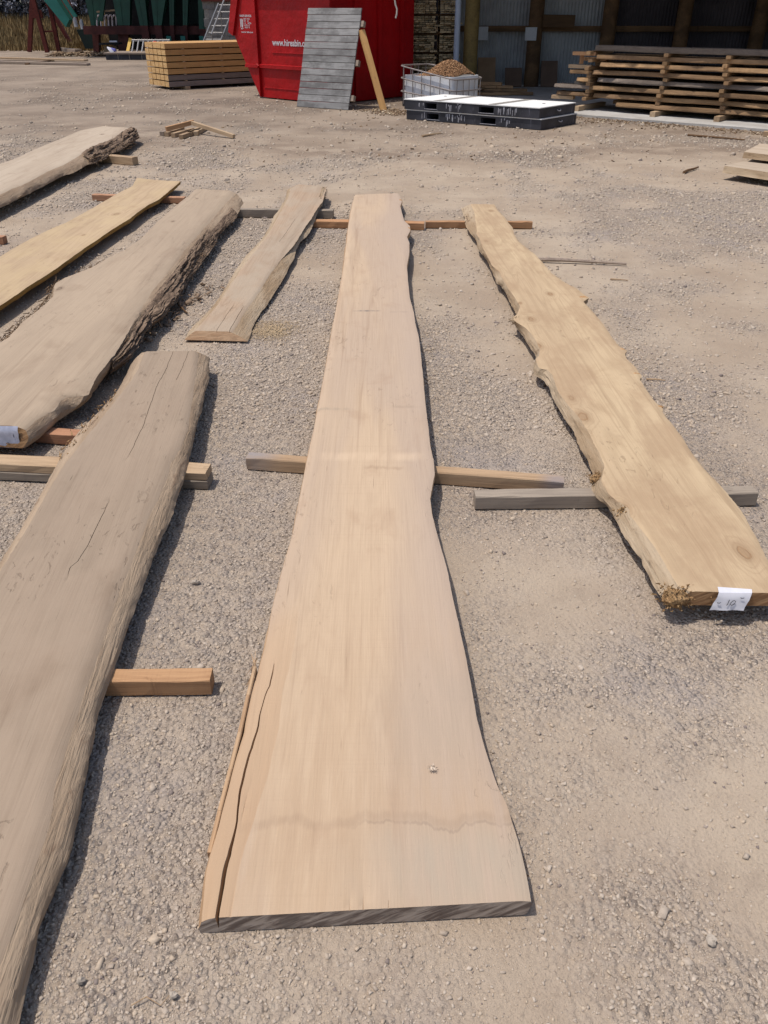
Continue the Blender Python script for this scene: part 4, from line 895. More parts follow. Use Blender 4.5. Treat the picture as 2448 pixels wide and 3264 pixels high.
def rail(a0, a1, z, h, pr):
    mb = MB(); mb.prism([sk(a0, -pr-.06 if a0 < 0 else -pr, z), sk(a0, -.004, z+h*.0), sk(a0, -.004, z+h), sk(a0, -pr-.06 if a0 < 0 else -pr, z+h*.86)], kd*(a1-a0)); return mb.build('ledge_rail', RED, skip)
rail(-.36, .02, .545, .065, .03); rail(.022, 2.03, .545, .07, .045); rail(.40, 1.9, .815, .018, .012); rail(.10, 1.9, .19, .014, .010); rail(-.2, 2.1, 1.98, .08, .06)
mb = MB(); mb.tube([sk(-.02, -.062, .60), sk(.035, -.07, .57)], .022, 8); mb.build('lug', RED, skip)
mb = MB(); mb.prism([sk(.6, -.004, 1.06), sk(.75, -.03, 1.06), sk(.9, -.03, 1.98), sk(.5, -.004, 1.98)], kn*.003)
for b in (.6, 1.25, 1.9):
    mb = MB(); mb.prism([sk(2.042, b, .1), sk(2.042, b+.09, .1), sk(2.042, b+.09, 1.95), sk(2.042, b, 1.95)], kd*.05); mb.build('end_rib', RED, skip)
mb = MB(); mb.prism([sk(2.042, -.02, 1.9), sk(2.042, 2.36, 1.9), sk(2.042, 2.36, 2.05), sk(2.042, -.02, 2.05)], kd*.06); mb.build('top_rim', RED, skip)
def lettering(txt, a0, z0, h, width, b, name='lettering', bold=.0, parent=skip):
    cu = bpy.data.curves.new('text', 'FONT'); cu.body = txt; cu.size = 1; cu.offset = bold; cu.extrude = .0
    tmp = bpy.data.objects.new('text', cu); COL.objects.link(tmp)
    bpy.context.view_layer.update()
    me0 = bpy.data.meshes.new_from_object(tmp.evaluated_get(bpy.context.evaluated_depsgraph_get()))
    COL.objects.unlink(tmp); bpy.data.objects.remove(tmp); bpy.data.curves.remove(cu)
    P = np.zeros(len(me0.vertices)*3); me0.vertices.foreach_get('co', P); P = P.reshape(-1, 3)
    w = P[:, 0].max()-P[:, 0].min(); P[:, 0] = (P[:, 0]-P[:, 0].min())*width/w; P[:, 1] = P[:, 1]*h/.72
    o = ORG[parent.name]
    co = [tuple(Vector(sk(a0+p[0], b, z0+p[1]))-o) for p in P]
    me = bpy.data.meshes.new(name); me.from_pydata(co, [], [list(p.vertices) for p in me0.polygons]); me.materials.append(MAT['decal_white']); bpy.data.meshes.remove(me0)
    return link_mesh(name, me, parent)
lettering('www.hireabin.co.nz', .42, .945, .110, 1.17, -.006, bold=.022)
lettering('WASTE SERVICES', -.45, 1.415, .036, .36, -.0585, bold=.03)
lettering('10', -.44, 1.245, .135, .085, -.0585, bold=.06)
for i, (l1, w1, l2, w2, dx) in enumerate((('HEAVY', .09, 'WASTE', .085, .105), ('NOT', .07, 'OK', .05, .105), ('1.5', .05, 'METRE', .10, .115), ('SORTED', .10, 'OUT', .05, .115), ('WEIGHT', .11, 'TO', .035, .12))):
    lettering(l1, -.335+i*.006, 1.368-i*.036, .026, w1, -.0585, bold=.02); lettering(l2, -.335+i*.006+dx, 1.368-i*.036, .026, w2, -.0585, bold=.02)
lettering('m3', -.43, 1.205, .024, .08, -.0585, bold=.05)
lettering('www.hireabin.co.nz', -.43, 1.145, .028, .36, -.0585, bold=.03)
plain('rope_white', ph(214, 206, 196), .8, 0, .1, 30)
mb = MB(); mb.tube([(.20, 18.02, 1.95), (.20, 18.0, 1.72), (.215, 17.99, 1.62), (.245, 17.98, 1.55), (.242, 17.97, 1.47), (.222, 17.97, 1.40)], .016, 8)
tag(mb.build('rope_end', MAT['rope_white'], smooth=True), 'white rope end hanging down the dark side of the red skip', 'rope')

# ---------------------------------------------------------------- grey board panel leaning on the skip, and its prop
GP = Vector((-1.627, 16.864, 0)); gd = Vector((.857, -.516, 0)).normalized(); gn = Vector((-gd.y, gd.x, 0))
gup = (gn*.50+Vector((0, 0, 1.57))); GL = gup.length; gup.normalize(); gnrm = gd.cross(gup).normalized()   # points back/up? fixed below
if gnrm.dot(gn) < 0: gnrm = -gnrm
def gp(a, s, b): return GP+gd*a+gup*s+gnrm*b
panel = thing('board_panel', 'weathered grey panel of horizontal boards leaning against the red skip', 'panel', (GP.x+.5, GP.y-.3, 0))
nb = 15; bh = GL/nb
for i in range(nb):
    mb = MB(); j = random.uniform(-.006, .006)
    mb.beam(gp(j, bh*(i+.5), .012+random.uniform(-.002, .002)), gp(1.142+j*.7, bh*(i+.5), .012), .024, bh-.006-random.uniform(0, .003), up=gup, ch=.003, segs=6, jit=.0012)
    mb.build('board', MAT['gate_board'], panel)
for s in (.14, .52, .87):
    mb = MB(); mb.beam(gp(.03, GL*(1-s), .062), gp(1.205, GL*(1-s)-.01, .062), .072, .095, up=gup, ch=.003); mb.build('batten', MAT['bearer_grey'], panel)
mb = MB(); mb.beam(gp(1.10, .02, .030), gp(1.10, GL-.02, .030), .014, .05, up=gnrm); mb.build('edge_strip', MAT['gate_board'], panel)
mb = MB(); mb.beam((-.005, 16.23, .0), (-.40, 16.66, 1.235), .118, .042, up=(.45, -.9, .2), ch=.003, segs=6)
tag(mb.build('prop_board', MAT['sleeper']), 'yellow board propping up the grey panel from behind', 'board')

# ---------------------------------------------------------------- cut-down plastic tank in a wire cage, full of chips
plain('tank_plastic', ph(240, 240, 242, .78), .5, 0, .10, 3.5); plain('cage_steel', ph(170, 160, 156), .5, .35, .15, 12); plain('dark_base', (.03, .03, .032), .7)
t = NT('wood_chip', .9, .1); sh = t.attr('shade').outputs['Fac']; c = t.mix(sh, ph(160, 118, 86), ph(214, 172, 132)); c = t.mix(t.remap(sh, .85, .97), c, ph(110, 78, 56)); t.color(c)
t = NT('litter', .95, .05); sh = t.attr('shade').outputs['Fac']; c = t.mix(sh, ph(120, 98, 80), ph(176, 150, 120)); t.color(t.mix(t.remap(sh, .8, .95), c, ph(226, 206, 176)))
tub = thing('plastic_tub', 'cut down white plastic tank in a bent wire cage, heaped with wood chips', 'tub', (1.05, 17., 0))
Tf, Tl, Tr = np.array((1.25, 16.37)), np.array((.31, 17.0)), np.array((1.82, 17.0)); Tb = Tl+Tr-Tf
def rounded(c4, r=.10, n=5, inset=0.):
    out = []; c4 = [np.array(q, float) for q in c4]; ctr = sum(c4)/4
    c4 = [q+(ctr-q)/np.linalg.norm(ctr-q)*inset for q in c4]
    for i in range(4):
        p, a, b = c4[i], c4[i-1], c4[(i+1) % 4]; u = (a-p)/np.linalg.norm(a-p); v = (b-p)/np.linalg.norm(b-p)
        for k in range(n+1):
            tt = k/n; out.append(p+u*r*(1-tt)**2+v*r*tt**2)
    return out
def shell(mb, outer, inner, z0, z1, floor=None):
    n = len(outer); V = [(*q, z0) for q in outer]+[(*q, z1) for q in outer]+[(*q, z1) for q in inner]+[(*q, floor or z0) for q in inner]
    F = []
    for i in range(n):
        j = (i+1) % n
        for a in range(3): F.append((a*n+i, a*n+j, (a+1)*n+j, (a+1)*n+i))
    mb.add(V, F+[tuple(range(3*n, 4*n))])
corners = [Tf, Tr, Tb, Tl]
mb = MB(); shell(mb, rounded(corners, inset=.035), rounded(corners, inset=.060), .13, .515, .2); mb.build('tank', MAT['tank_plastic'], tub, smooth=True)
mb = MB(); shell(mb, rounded(corners, .04, 2, .02), rounded(corners, .04, 2, .08), .0, .13, .05); mb.build('base_pallet', MAT['dark_base'], tub)
def ringz(q, zl, zf): # height falls from the far left corner to the front right
    f = (np.dot(q-Tl, Tr-Tl))/np.dot(Tr-Tl, Tr-Tl); g = (np.dot(q-Tf, Tb-Tf))/np.dot(Tb-Tf, Tb-Tf)
    return zl+(zf-zl)*min(1, max(0, f*.62+(1-g)*.55-.05))
rings = []
for (zl, zf) in ((.70, .45), (.50, .27), (.27, .12)):
    pts = [(*q, ringz(q, zl, zf)) for q in rounded(corners, .12, 5, -.03)]; pts.append(pts[0]); rings.append(pts)
    mb = MB(); mb.tube(pts, .0125, 8); mb.build('cage_rail', MAT['cage_steel'], tub, smooth=True)
for (a, b, ks) in ((Tl, Tf, 6), (Tf, Tr, 5), (Tr, Tb, 5), (Tb, Tl, 4)):
    for i in range(ks):
        f = (i+.5)/ks; q = a+(b-a)*f; out = (q-(Tf+Tb)/2); out = q+out/np.linalg.norm(out)*.022
        zt_ = ringz(q, .70, .45); mb = MB(); mb.tube([(*out, .04), (*(out+random.uniform(-.008, .008)), .25), (*out, zt_)], .009, 6); mb.build('cage_bar', MAT['cage_steel'], tub)
def chips(name, P, label, smin=.012, smax=.034, seed=1, mat='wood_chip', tilt=1.2, flat=.28):
    r = np.random.default_rng(seed); m = len(P); P = np.array(P)
    base = np.array([(-1, -.45, -.5), (1, -.35, -.5), (1, .45, -.5), (-1, .3, -.5), (-.8, -.4, .5), (.9, -.3, .5), (.7, .4, .5), (-1, .4, .5)])*.5
    V = base[None]+(r.random((m, 8, 3))-.5)*.25; V[..., 2] *= flat; V *= (smin+(smax-smin)*r.random(m)**1.5)[:, None, None]
    a, b, c_ = r.random(m)*6.28, (r.random(m)-.5)*tilt, (r.random(m)-.5)*tilt
    def rot(V, ang, i, j): ca, sa = np.cos(ang)[:, None], np.sin(ang)[:, None]; W = V.copy(); W[..., i] = V[..., i]*ca-V[..., j]*sa; W[..., j] = V[..., i]*sa+V[..., j]*ca; return W
    V = rot(rot(rot(V, b, 0, 2), c_, 1, 2), a, 0, 1)+P[:, None]
    q = np.array([(0, 3, 2, 1), (4, 5, 6, 7), (0, 1, 5, 4), (1, 2, 6, 5), (2, 3, 7, 6), (3, 0, 4, 7)])
    F = (q[None]+(np.arange(m)*8)[:, None, None]).reshape(-1, 4).astype(np.int32)
    me = bpy.data.meshes.new(name); me.vertices.add(m*8); me.vertices.foreach_set('co', V.astype(np.float32).ravel())
    me.loops.add(F.size); me.loops.foreach_set('vertex_index', F.ravel()); me.polygons.add(len(F)); me.polygons.foreach_set('loop_start', np.arange(0, F.size, 4, dtype=np.int32))
    at = me.attributes.new('shade', 'FLOAT', 'POINT'); at.data.foreach_set('value', np.repeat(r.random(m), 8).astype(np.float32)); me.update(); me.validate(); me.materials.append(MAT[mat])
    return tag(link_mesh(name, me), label, kind='stuff')
cc = (Tf+Tb)/2; ea = (Tf-Tl)/np.linalg.norm(Tf-Tl); eb = (Tr-Tf)/np.linalg.norm(Tr-Tf)
def heap_z(p):
    d = p-np.array([1.22, 17.08]); return .46+.285*math.exp(-((d@ea)/.40)**2-((d@eb)/.40)**2)+.02*(vnoise(p[0]*9, p[1]*9)-.5)
mb = MB(); n_ = 26; V = []
for i in range(n_+1):
    for k in range(n_+1):
        q = cc+ea*((i/n_-.5)*.98)+eb*((k/n_-.5)*.66); V.append((q[0], q[1], heap_z(q)-.012))
F = [(i*(n_+1)+k, (i+1)*(n_+1)+k, (i+1)*(n_+1)+k+1, i*(n_+1)+k+1) for i in range(n_) for k in range(n_)]
plain('chip_core', ph(150, 114, 82), .9, 0, .2, 30); mb.add(V, F); o = mb.build('chip_heap_core', MAT['chip_core'], tub); o['kind'] = 'stuff'
P = []
for _ in range(6500):
    q = cc+ea*random.uniform(-.48, .48)+eb*random.uniform(-.33, .33); P.append((q[0], q[1], heap_z(q)+random.uniform(-.008, .012)))
chips('wood_chips', P, 'wood chips heaped in the white plastic tub', .014, .045, 4)
# spilled chips: by the tub and in front of the concrete
P = [(random.gauss(.16, .16), random.gauss(15.85, .22), .006) for _ in range(500)]
for _ in range(1100):
    a = random.uniform(-.3, 4.5); b = -abs(random.gauss(0, .35))-.02; q = pad(a, b); P.append((q[0], q[1], .006))
for _ in range(260): P.append((random.gauss(-.05, .25), random.gauss(16.2, .2), .006))
for _ in range(420): P.append((random.uniform(-2.5, 4), random.uniform(10.5, 16.5), .005))
chips('spilled_chips', P, 'wood chips spilled on the ground before the concrete pad', .012, .05, 9, 'litter')

# ---------------------------------------------------------------- two stacked black boxes with white tops
t = NT('box_black', .5, .35); pc = t.n('ShaderNodeTexCoord').outputs['Object']
c = t.mix(t.remap(t.noise(pc, 2.2, 5, .65), .4, .65), ph(52, 52, 58), ph(74, 74, 82)); c = t.mix(t.remap(t.noise(t.vmath('MULTIPLY', pc, (30, 30, 3)), 1, 4, .7), .62, .72, 0, .7), c, ph(150, 148, 158)); t.color(c)
plain('box_white', ph(250, 248, 244, .78), .55, 0, .03, 8); plain('tape_grey', ph(150, 144, 136), .8, 0, .2, 20); plain('drip_white', ph(200, 198, 204), .6, 0, .1, 20)
BP = Vector((.337, 14.888, 0)); bd = Vector((1.999, -1.391, 0)).normalized(); bn = Vector((.664, .758, 0)).normalized()
def bx(a, b, z): q = BP+bd*a+bn*b; return Vector((q.x, q.y, z))
BLn, BWd, BH = 2.435, 1.05, .14
def deck(label, a0, b0, z0, top_full, seed):
    random.seed(seed)
    root = thing('fork_deck', label, 'deck', bx(a0+1.2, b0+.5, z0), 'black decks with white tops')
    slots = ((.40, .62), (1.40, 1.66)); edges = [0, .40, .62, 1.40, 1.66, BLn]
    for i in (0, 2, 4):
        mb = MB(); mb.prism([bx(a0+edges[i], b0, z0+.002), bx(a0+edges[i+1], b0, z0+.002), bx(a0+edges[i+1], b0, z0+BH), bx(a0+edges[i], b0, z0+BH)], bn*.03); mb.build('front_wall', MAT['box_black'], root)
    for (s0, s1) in slots:
        mb = MB()
        for za, zb_ in ((.002, .028), (.112, BH)): mb.prism([bx(a0+s0, b0+.001, z0+za), bx(a0+s1, b0+.001, z0+za), bx(a0+s1, b0+.001, z0+zb_), bx(a0+s0, b0+.001, z0+zb_)], bn*.028)
        mb.build('fork_slot_frame', MAT['box_black'], root)
        mb = MB()
        for aa in (s0, s1-.008): mb.prism([bx(a0+aa, b0+.03, z0+.02), bx(a0+aa+.008, b0+.03, z0+.02), bx(a0+aa+.008, b0+.03, z0+.12), bx(a0+aa, b0+.03, z0+.12)], bn*(BWd-.08))
        mb.prism([bx(a0+s0, b0+.03, z0+.012), bx(a0+s1, b0+.03, z0+.012), bx(a0+s1, b0+.03, z0+.026), bx(a0+s0, b0+.03, z0+.026)], bn*(BWd-.08)); mb.build('fork_tunnel', MAT['box_black'], root)
        mb = MB(); mb.prism([bx(a0+s0-.01, b0-.004, z0+.022), bx(a0+s1+.01, b0-.004, z0+.022), bx(a0+s1+.01, b0-.004, z0+.028), bx(a0+s0-.01, b0-.004, z0+.028)], bn*.004); mb.build('slot_lip', MAT['drip_white'], root)
    for a_ in (0, BLn-.03):
        mb = MB(); mb.prism([bx(a0+a_, b0+.031, z0+.002), bx(a0+a_, b0+BWd, z0+.002), bx(a0+a_, b0+BWd, z0+BH), bx(a0+a_, b0+.031, z0+BH)], bd*.03); mb.build('end_wall', MAT['box_black'], root)
    mb = MB(); mb.prism([bx(a0+.03, b0+BWd-.03, z0+.002), bx(a0+BLn-.03, b0+BWd-.03, z0+.002), bx(a0+BLn-.03, b0+BWd-.03, z0+BH), bx(a0+.03, b0+BWd-.03, z0+BH)], bn*.03); mb.build('back_wall', MAT['box_black'], root)
    mb = MB(); mb.prism([bx(a0-.006, b0-.008, z0+BH), bx(a0+BLn+.006, b0-.008, z0+BH), bx(a0+BLn+.006, b0+BWd+.006, z0+BH), bx(a0-.006, b0+BWd+.006, z0+BH)], (0, 0, .012)); mb.build('white_top', MAT['box_white'], root)
    if top_full:
        for a_ in (.56, 1.56):
            mb = MB(); mb.prism([bx(a0+a_, b0-.003, z0+BH+.0125), bx(a0+a_+.13, b0-.003, z0+BH+.0125), bx(a0+a_+.13, b0+BWd, z0+BH+.0125), bx(a0+a_, b0+BWd, z0+BH+.0125)], (0, 0, .0025)); mb.build('grey_strip', MAT['tape_grey'], root)
        for a_, b_ in ((.25, .75), (2.15, .6)):
            mb = MB(); mb.tube([bx(a0+a_, b0+b_, z0+BH+.0122), bx(a0+a_, b0+b_, z0+BH+.016)], .025, 10); mb.build('plug', MAT['dark_base'], root)
    mb = MB()
    for (c0, c1, n_) in ((.28, .46, 9), (.8, 1.1, 10), (1.72, 2.05, 12)) if top_full else ((.3, .36, 2), (.75, 1.12, 16), (1.75, 1.9, 5)):
        for _ in range(n_):
            a_ = random.uniform(c0, c1); L = random.uniform(.02, .10)
            if any(s0-.02 < a_ < s1+.02 for s0, s1 in slots): continue
            w = random.uniform(.004, .010); z1 = z0+BH-random.uniform(.005, .05); z2 = max(z0+.01, z1-L)
            mb.prism([bx(a0+a_, b0-.0015, z2), bx(a0+a_+w, b0-.0015, z2), bx(a0+a_+w*1.3, b0-.0015, z1), bx(a0+a_-w*.3, b0-.0015, z1)], bn*.001)
    mb.build('paint_drips', MAT['drip_white'], root)['kind'] = 'stuff'
    mb = MB()
    for k in range(6): mb.tube([bx(a0+BLn+.004+.02*math.sin(math.pi*i/6), b0+.55+.05*math.cos(math.pi*i/6)*1.0, z0+.09-.02*math.sin(math.pi*i/6)) for i in (k, k+1)], .006, 6)
    mb.build('handle', MAT['drip_white'], root)
deck('upper black deck with a bright white top and two grey strips', 0, 0, .153, True, 5)
deck('lower black deck streaked with white drips, under the other one', .03, .02, 0., False, 6)
random.seed(21)
# ---------------------------------------------------------------- packet of sleepers
QP = Vector((-4.791, 20.39, 0)); qd = Vector((.80, .60, 0)).normalized(); qn = Vector((-qd.y, qd.x, 0))
def qk(a, b, z): q = QP+qd*a+qn*b; return Vector((q.x, q.y, z))
layer = ['bottom', 'second', 'third', 'fourth', 'fifth', 'sixth', 'top']; colm = ['nearest', 'second nearest', 'middle', 'second farthest', 'farthest']
pit, hh, ww = .124, .106, .203
def sleeper(k, j):
    mb = MB(); jj = random.uniform(-.005, .005); a0 = jj; z = .055+pit*k+hh/2; b = .11+j*.222+random.uniform(-.003, .003)
    mb.beam(qk(a0, b, z), qk(a0+2.7, b, z), ww-random.uniform(0, .006), hh-random.uniform(0, .006), ch=.004)
    n = len(mb.m); mb.m[-2] = 1; mb.m[-1] = 1
    o = mb.build('sleeper', [MAT['sleeper_grey'] if (k < 2 and j == 0) else MAT['sleeper'], MAT['end_sleeper']], origin=tuple(qk(0, b, z-hh/2)))
    tag(o, 'sawn sleeper in the %s layer of the packet, %s column from the front side' % (layer[k], colm[j]), 'sleeper', 'sleepers in the strapped packet')
for k in range(7):
    for j in range(5): sleeper(k, j)
for k in range(7):
    for i, a in enumerate((.42, 1.35, 2.3)):
        z = .028 if k == 0 else .055+pit*k-(pit-hh)/2; h = .055 if k == 0 else pit-hh-.002
        if k == 0 and i == 1: continue
        stick('%s spacer between packet layers, %s of the packet' % (['ground', 'lowest', 'second', 'third', 'fourth', 'fifth', 'uppermost'][k], ['left end', 'middle', 'right end'][i]), qk(a, -.012 if k else -.06, z), qk(a, 1.10, z), .045 if k else .10, h, MAT['bearer_tan'], group='spacers in the sleeper packet', name='packet_spacer')

# ---------------------------------------------------------------- two towers of old slats at the shed corner
def tower(label, x0, y0, cols_, w, d, zs, seed):
    random.seed(seed); root = thing('slat_stack', label, 'timber stack', (x0+cols_*w/2, y0+.3, 0))
    z = .08; r_ = 0
    while z < zs:
        if r_ % 9 == 8: # gap with a cross batten
            mb = MB(); mb.beam((x0-.02, y0+.12, z+.018), (x0+cols_*w+.05, y0+.12, z+.018), .05, .034); mb.build('cross_batten', MAT['dark_post'], root); z += .042; r_ += 1; continue
        h = .036; x = x0
        while x < x0+cols_*w-.02:
            ww_ = w*random.choice((.8, 1, 1, 1.6)); dy = random.uniform(-.07, .05) if random.random() < .75 else -.13
            mb = MB(); mb.beam((x+ww_/2, y0+dy, z+h/2), (x+ww_/2, y0+dy+d, z+h/2), ww_-.008, h-random.uniform(.002, .010), ch=.002); mb.build('slat', MAT['old_slat'], root); x += ww_
        z += h+.002; r_ += 1
tower('tall stack of old dark slats right beside the red skip', .50, 19.7, 7, .082, .8, 2.3, 31)
tower('narrower stack of old dark slats behind the downpipe', 1.17, 19.85, 4, .09, .8, 2.3, 32)
random.seed(40)
mb = MB(); mb.beam((1.10, 19.75, 1.18), (1.10, 20.3, 1.18), .06, .07); mb.mi = 0
tag(mb.build('timber_stub', MAT['bearer_tan']), 'single pale timber end between the two stacks of dark slats', 'timber')
mb = MB(); mb.beam((1.08, 19.9, 1.12), (1.20, 20.4, 1.12), .34, .05); tag(mb.build('shelf_timber', MAT['dark_post']), 'dark timber bridging the two slat stacks', 'timber')

# ---------------------------------------------------------------- sawmill at the back left
plain('mill_green', ph(30, 84, 66), .5, .0, .25, 2., .4); plain('mill_teal', ph(42, 128, 116), .5, 0, .15, 2., .4); plain('mill_dark', ph(26, 44, 38), .6, 0, .3, 1.5)
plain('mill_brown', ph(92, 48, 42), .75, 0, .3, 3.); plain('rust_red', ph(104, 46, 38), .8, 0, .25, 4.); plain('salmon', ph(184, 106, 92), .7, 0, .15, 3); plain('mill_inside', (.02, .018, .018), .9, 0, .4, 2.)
plain('tin_silver', ph(196, 196, 200), .45, .3, .1, 6); plain('alu', ph(190, 186, 182), .4, .5, .1, 10); plain('yellow_paint', ph(246, 196, 90), .6, 0, .1, 4); plain('hose_pink', ph(246, 226, 222), .7, 0, .1, 10)
plain('blue_cloth', ph(120, 120, 190), .8); plain('white_cloth', ph(226, 224, 232), .8); plain('hat_red', ph(206, 40, 48), .7)
mill = thing('sawmill', 'dark green steel sawmill with a row of heavy posts standing on brown feet', 'machine', (-9.4, 37, 0))
def post(name, top, mid, bot, wt, wm, wb, y, d=.28, mats=('mill_green', 'mill_brown')):
    (xt, zt_), (xm, zm), (xb, zb_) = top, mid, bot
    for (xa, za, wa, xb2, zb2, wb2, m, nm) in ((xt, zt_, wt, xm, zm, wm, mats[0], name), (xm, zm-.002, wm*.96, xb, zb_, wb, mats[1], 'post_foot')):
        mb = MB(); mb.prism([(xa-wa/2, y, za), (xa+wa/2, y, za), (xb2+wb2/2, y, zb2), (xb2-wb2/2, y, zb2)], (0, d, 0)); mb.build(nm, MAT[m], mill)
        if nm == name:   # pale raised flange on the front
            mb = MB(); mb.prism([(xa-wa*.18, y-.02, za), (xa-wa*.10, y-.02, za), (xb2-wb2*.05, y-.02, zb2), (xb2-wb2*.16, y-.02, zb2)], (0, .019, 0)); mb.build('flange', MAT['mill_green'], mill)
post('post', (-11.10, 2.6), (-11.32, .95), (-11.45, 0), 1.0, .30, .20, 37, )
post('post', (-9.95, 2.6), (-10.05, .96), (-10.27, 0), .85, .46, .32, 36.5)
post('post', (-9.25, 2.6), (-9.20, .96), (-9.18, 0), .5, .30, .26, 36.2)
post('post', (-8.35, 2.6), (-8.62, .97), (-8.62, 0), .8, .28, .26, 36.)
post('post', (-7.95, 2.4), (-8.13, .97), (-8.20, 0), .20, .16, .16, 36.2)
post('post', (-7.42, 2.4), (-7.62, .97), (-7.68, 0), .24, .16, .16, 36.2)
post('post', (-6.72, 2.6), (-6.85, .85), (-6.98, 0), .42, .42, .2, 36.)
for x in (-8.24, -7.70, -6.99):
    mb = MB(); mb.prism([(x-.09, 35.9, 0), (x+.09, 35.9, 0), (x+.085, 35.9, .62), (x-.085, 35.9, .62)], (0, .09, 0)); mb.build('green_leg', MAT['mill_teal'], mill)
for x0, x1 in ((-11.6, -9.6), (-9.6, -8.0), (-8.0, -6.6)):
    mb = MB(); mb.prism([(x0, 36.35, .66), (x1, 36.35, .66), (x1, 36.35, .94), (x0, 36.35, .94)], (0, .12, 0)); mb.build('cross_beam', MAT['mill_brown'], mill)
mb = MB(); mb.prism([(-8.85, 37.2, 1.0), (-6.7, 37.2, 1.0), (-6.7, 37.2, 2.3), (-8.85, 37.2, 2.3)], (0, .2, 0)); mb.build('machine_casing', MAT['mill_dark'], mill)
for (xa, za, xb, zb_) in ((-11.0, 1.1, -10.6, 2.3), (-10.0, 1.1, -10.5, 2.4), (-8.6, 1.2, -8.05, 2.3), (-9.3, 1.2, -8.9, 2.3)):
    mb = MB(); mb.beam((xa, 36.8, za), (xb, 36.8, zb_), .12, .14); mb.build('diagonal_brace', MAT['mill_green'], mill)
mb = MB(); mb.beam((-11.9, 36.9, 2.25), (-6.5, 36.9, 2.25), .2, .3); mb.build('top_beam', MAT['mill_green'], mill)
mb = MB(); mb.prism([(-12.37, 37.9, .79), (-11.6, 37.9, .79), (-11.7, 37.9, .12), (-12.13, 37.9, .12)], (0, .7, 0)); mb.build('hopper', MAT['mill_dark'], mill)
mb = MB(); mb.prism([(-13.7, 37.5, 2.3), (-13.1, 37.5, 2.3), (-12.45, 37.5, 1.14), (-12.64, 37.5, .88)], (0, .5, 0)); mb.build('chute', MAT['mill_teal'], mill)
mb = MB(); mb.prism([(-13.25, 38.02, 2.3), (-12.65, 38.02, 2.3), (-12.3, 38.02, 1.1), (-12.5, 38.02, 1.12)], (0, .1, 0)); mb.build('chute_side', MAT['salmon'], mill)
mb = MB(); mb.beam((-12.75, 37.35, 2.3), (-12.13, 37.35, 1.22), .12, .14); mb.build('chute_rail', MAT['mill_teal'], mill)
for a, b in (((-13.80, 38, 2.3), (-14.47, 38, 0)), ((-13.78, 37.6, 2.2), (-13.60, 37.6, 0)), ((-13.30, 38, 2.2), (-13.26, 38, 0)), ((-14.3, 40.6, 1.7), (-13.5, 40.6, 0))):
    mb = MB(); mb.beam(a, b, .15, .15, up=(0, 1, 0)); mb.build('trestle_leg', MAT['rust_red'], mill)
mb = MB(); mb.beam((-13.68, 37.8, .72), (-13.26, 37.8, .74), .06, .06); mb.build('trestle_rung', MAT['rust_red'], mill)
mb = MB(); mb.beam((-14.1, 37.85, 1.32), (-13.6, 37.85, 1.32), .1, .28); mb.build('trestle_brace', MAT['rust_red'], mill)
for x, y, z in ((-12.06, 36.95, 1.04), (-11.82, 36.95, .97)):
    mb = MB(); mb.tube([(x-.02, y, z+.15), (x, y, z+.13), (x+.02, y, z-.14)], .075, 12); tag(mb.build('metal_canister', MAT['tin_silver'], smooth=True), 'silver canister hanging on the sawmill, %s of two' % ('left' if x < -12 else 'right'), 'canister', 'canisters on the sawmill')
hs = thing('hose_coils', 'pale hose hung in loops between two sawmill posts', 'hose', (-10.8, 36.9, .9))
mb = MB(); mb.beam((-11.15, 36.95, 1.40), (-10.38, 36.95, 1.46), .05, .06); mb.build('hanging_rail', MAT['bearer_tan'], hs)
for i in range(5):
    x = -11.08+i*.15; pts = [(x+.10*math.sin(k/10*math.pi*2+.5)*(.6 if k < 5 else 1), 36.9-.012*k, 1.05+.26*math.cos(k/10*math.pi*2)) for k in range(11)]
    mb = MB(); mb.tube(pts, .027, 6); mb.build('hose_loop', MAT['hose_pink'], hs, smooth=True)
# shed over the sawmill: near-black walls and an unseen roof added to darken it
msh = thing('sawmill_shed', 'dark shed enclosing the green sawmill, its unseen roof added for shade', 'shed', (-8.8, 40, 0))
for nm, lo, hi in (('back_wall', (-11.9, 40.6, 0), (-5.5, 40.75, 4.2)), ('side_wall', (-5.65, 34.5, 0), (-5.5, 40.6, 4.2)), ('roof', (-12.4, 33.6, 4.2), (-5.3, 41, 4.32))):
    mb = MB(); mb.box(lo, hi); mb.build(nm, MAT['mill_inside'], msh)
# clutter in front of it
mb = MB(); mb.prism([(-10.66, 35.5, .10), (-10.2, 35.5, .12), (-10.2, 35.52, .30), (-10.66, 35.52, .30)], (0, .03, 0)); tag(mb.build('plywood_piece', MAT['bearer_tan']), 'pale plywood piece leaning under the sawmill', 'board')
mb = MB(); mb.tube([(-10.26, 35, .465), (-9.98, 35, .465)], .03, 8); tag(mb.build('white_tube', MAT['white_cloth']), 'short white tube lying on the dark sawmill bed', 'tube')
mb = MB(); mb.beam((-10.7, 35.3, .38), (-9.95, 35.3, .40), .5, .06); mb.build('bed_plate', MAT['mill_inside'], mill)
mb = MB(); mb.beam((-9.28, 33.4, .0), (-9.16, 33.9, .60), .11, .045, up=(0, -1, 0)); tag(mb.build('yellow_post', MAT['yellow_paint']), 'yellow plank leaning beside the lying aluminium ladder', 'post')
al = thing('lying_ladder', 'aluminium ladder leaning on its side behind the sleeper packet', 'ladder', (-8.6, 33, 0))
for z0 in (0., 1.): mb = MB(); mb.beam((-9.05+z0*.10, 33+z0*.25, .06+z0*.50), (-7.7+z0*.10, 33+z0*.25, .06+z0*.50), .05, .06); mb.build('stile', MAT['alu'], al)
for i in range(8): x = -8.98+i*.175; mb = MB(); mb.beam((x, 33.0, .07), (x+.10, 33.25, .56), .04, .04); mb.build('rung', MAT['alu'], al)
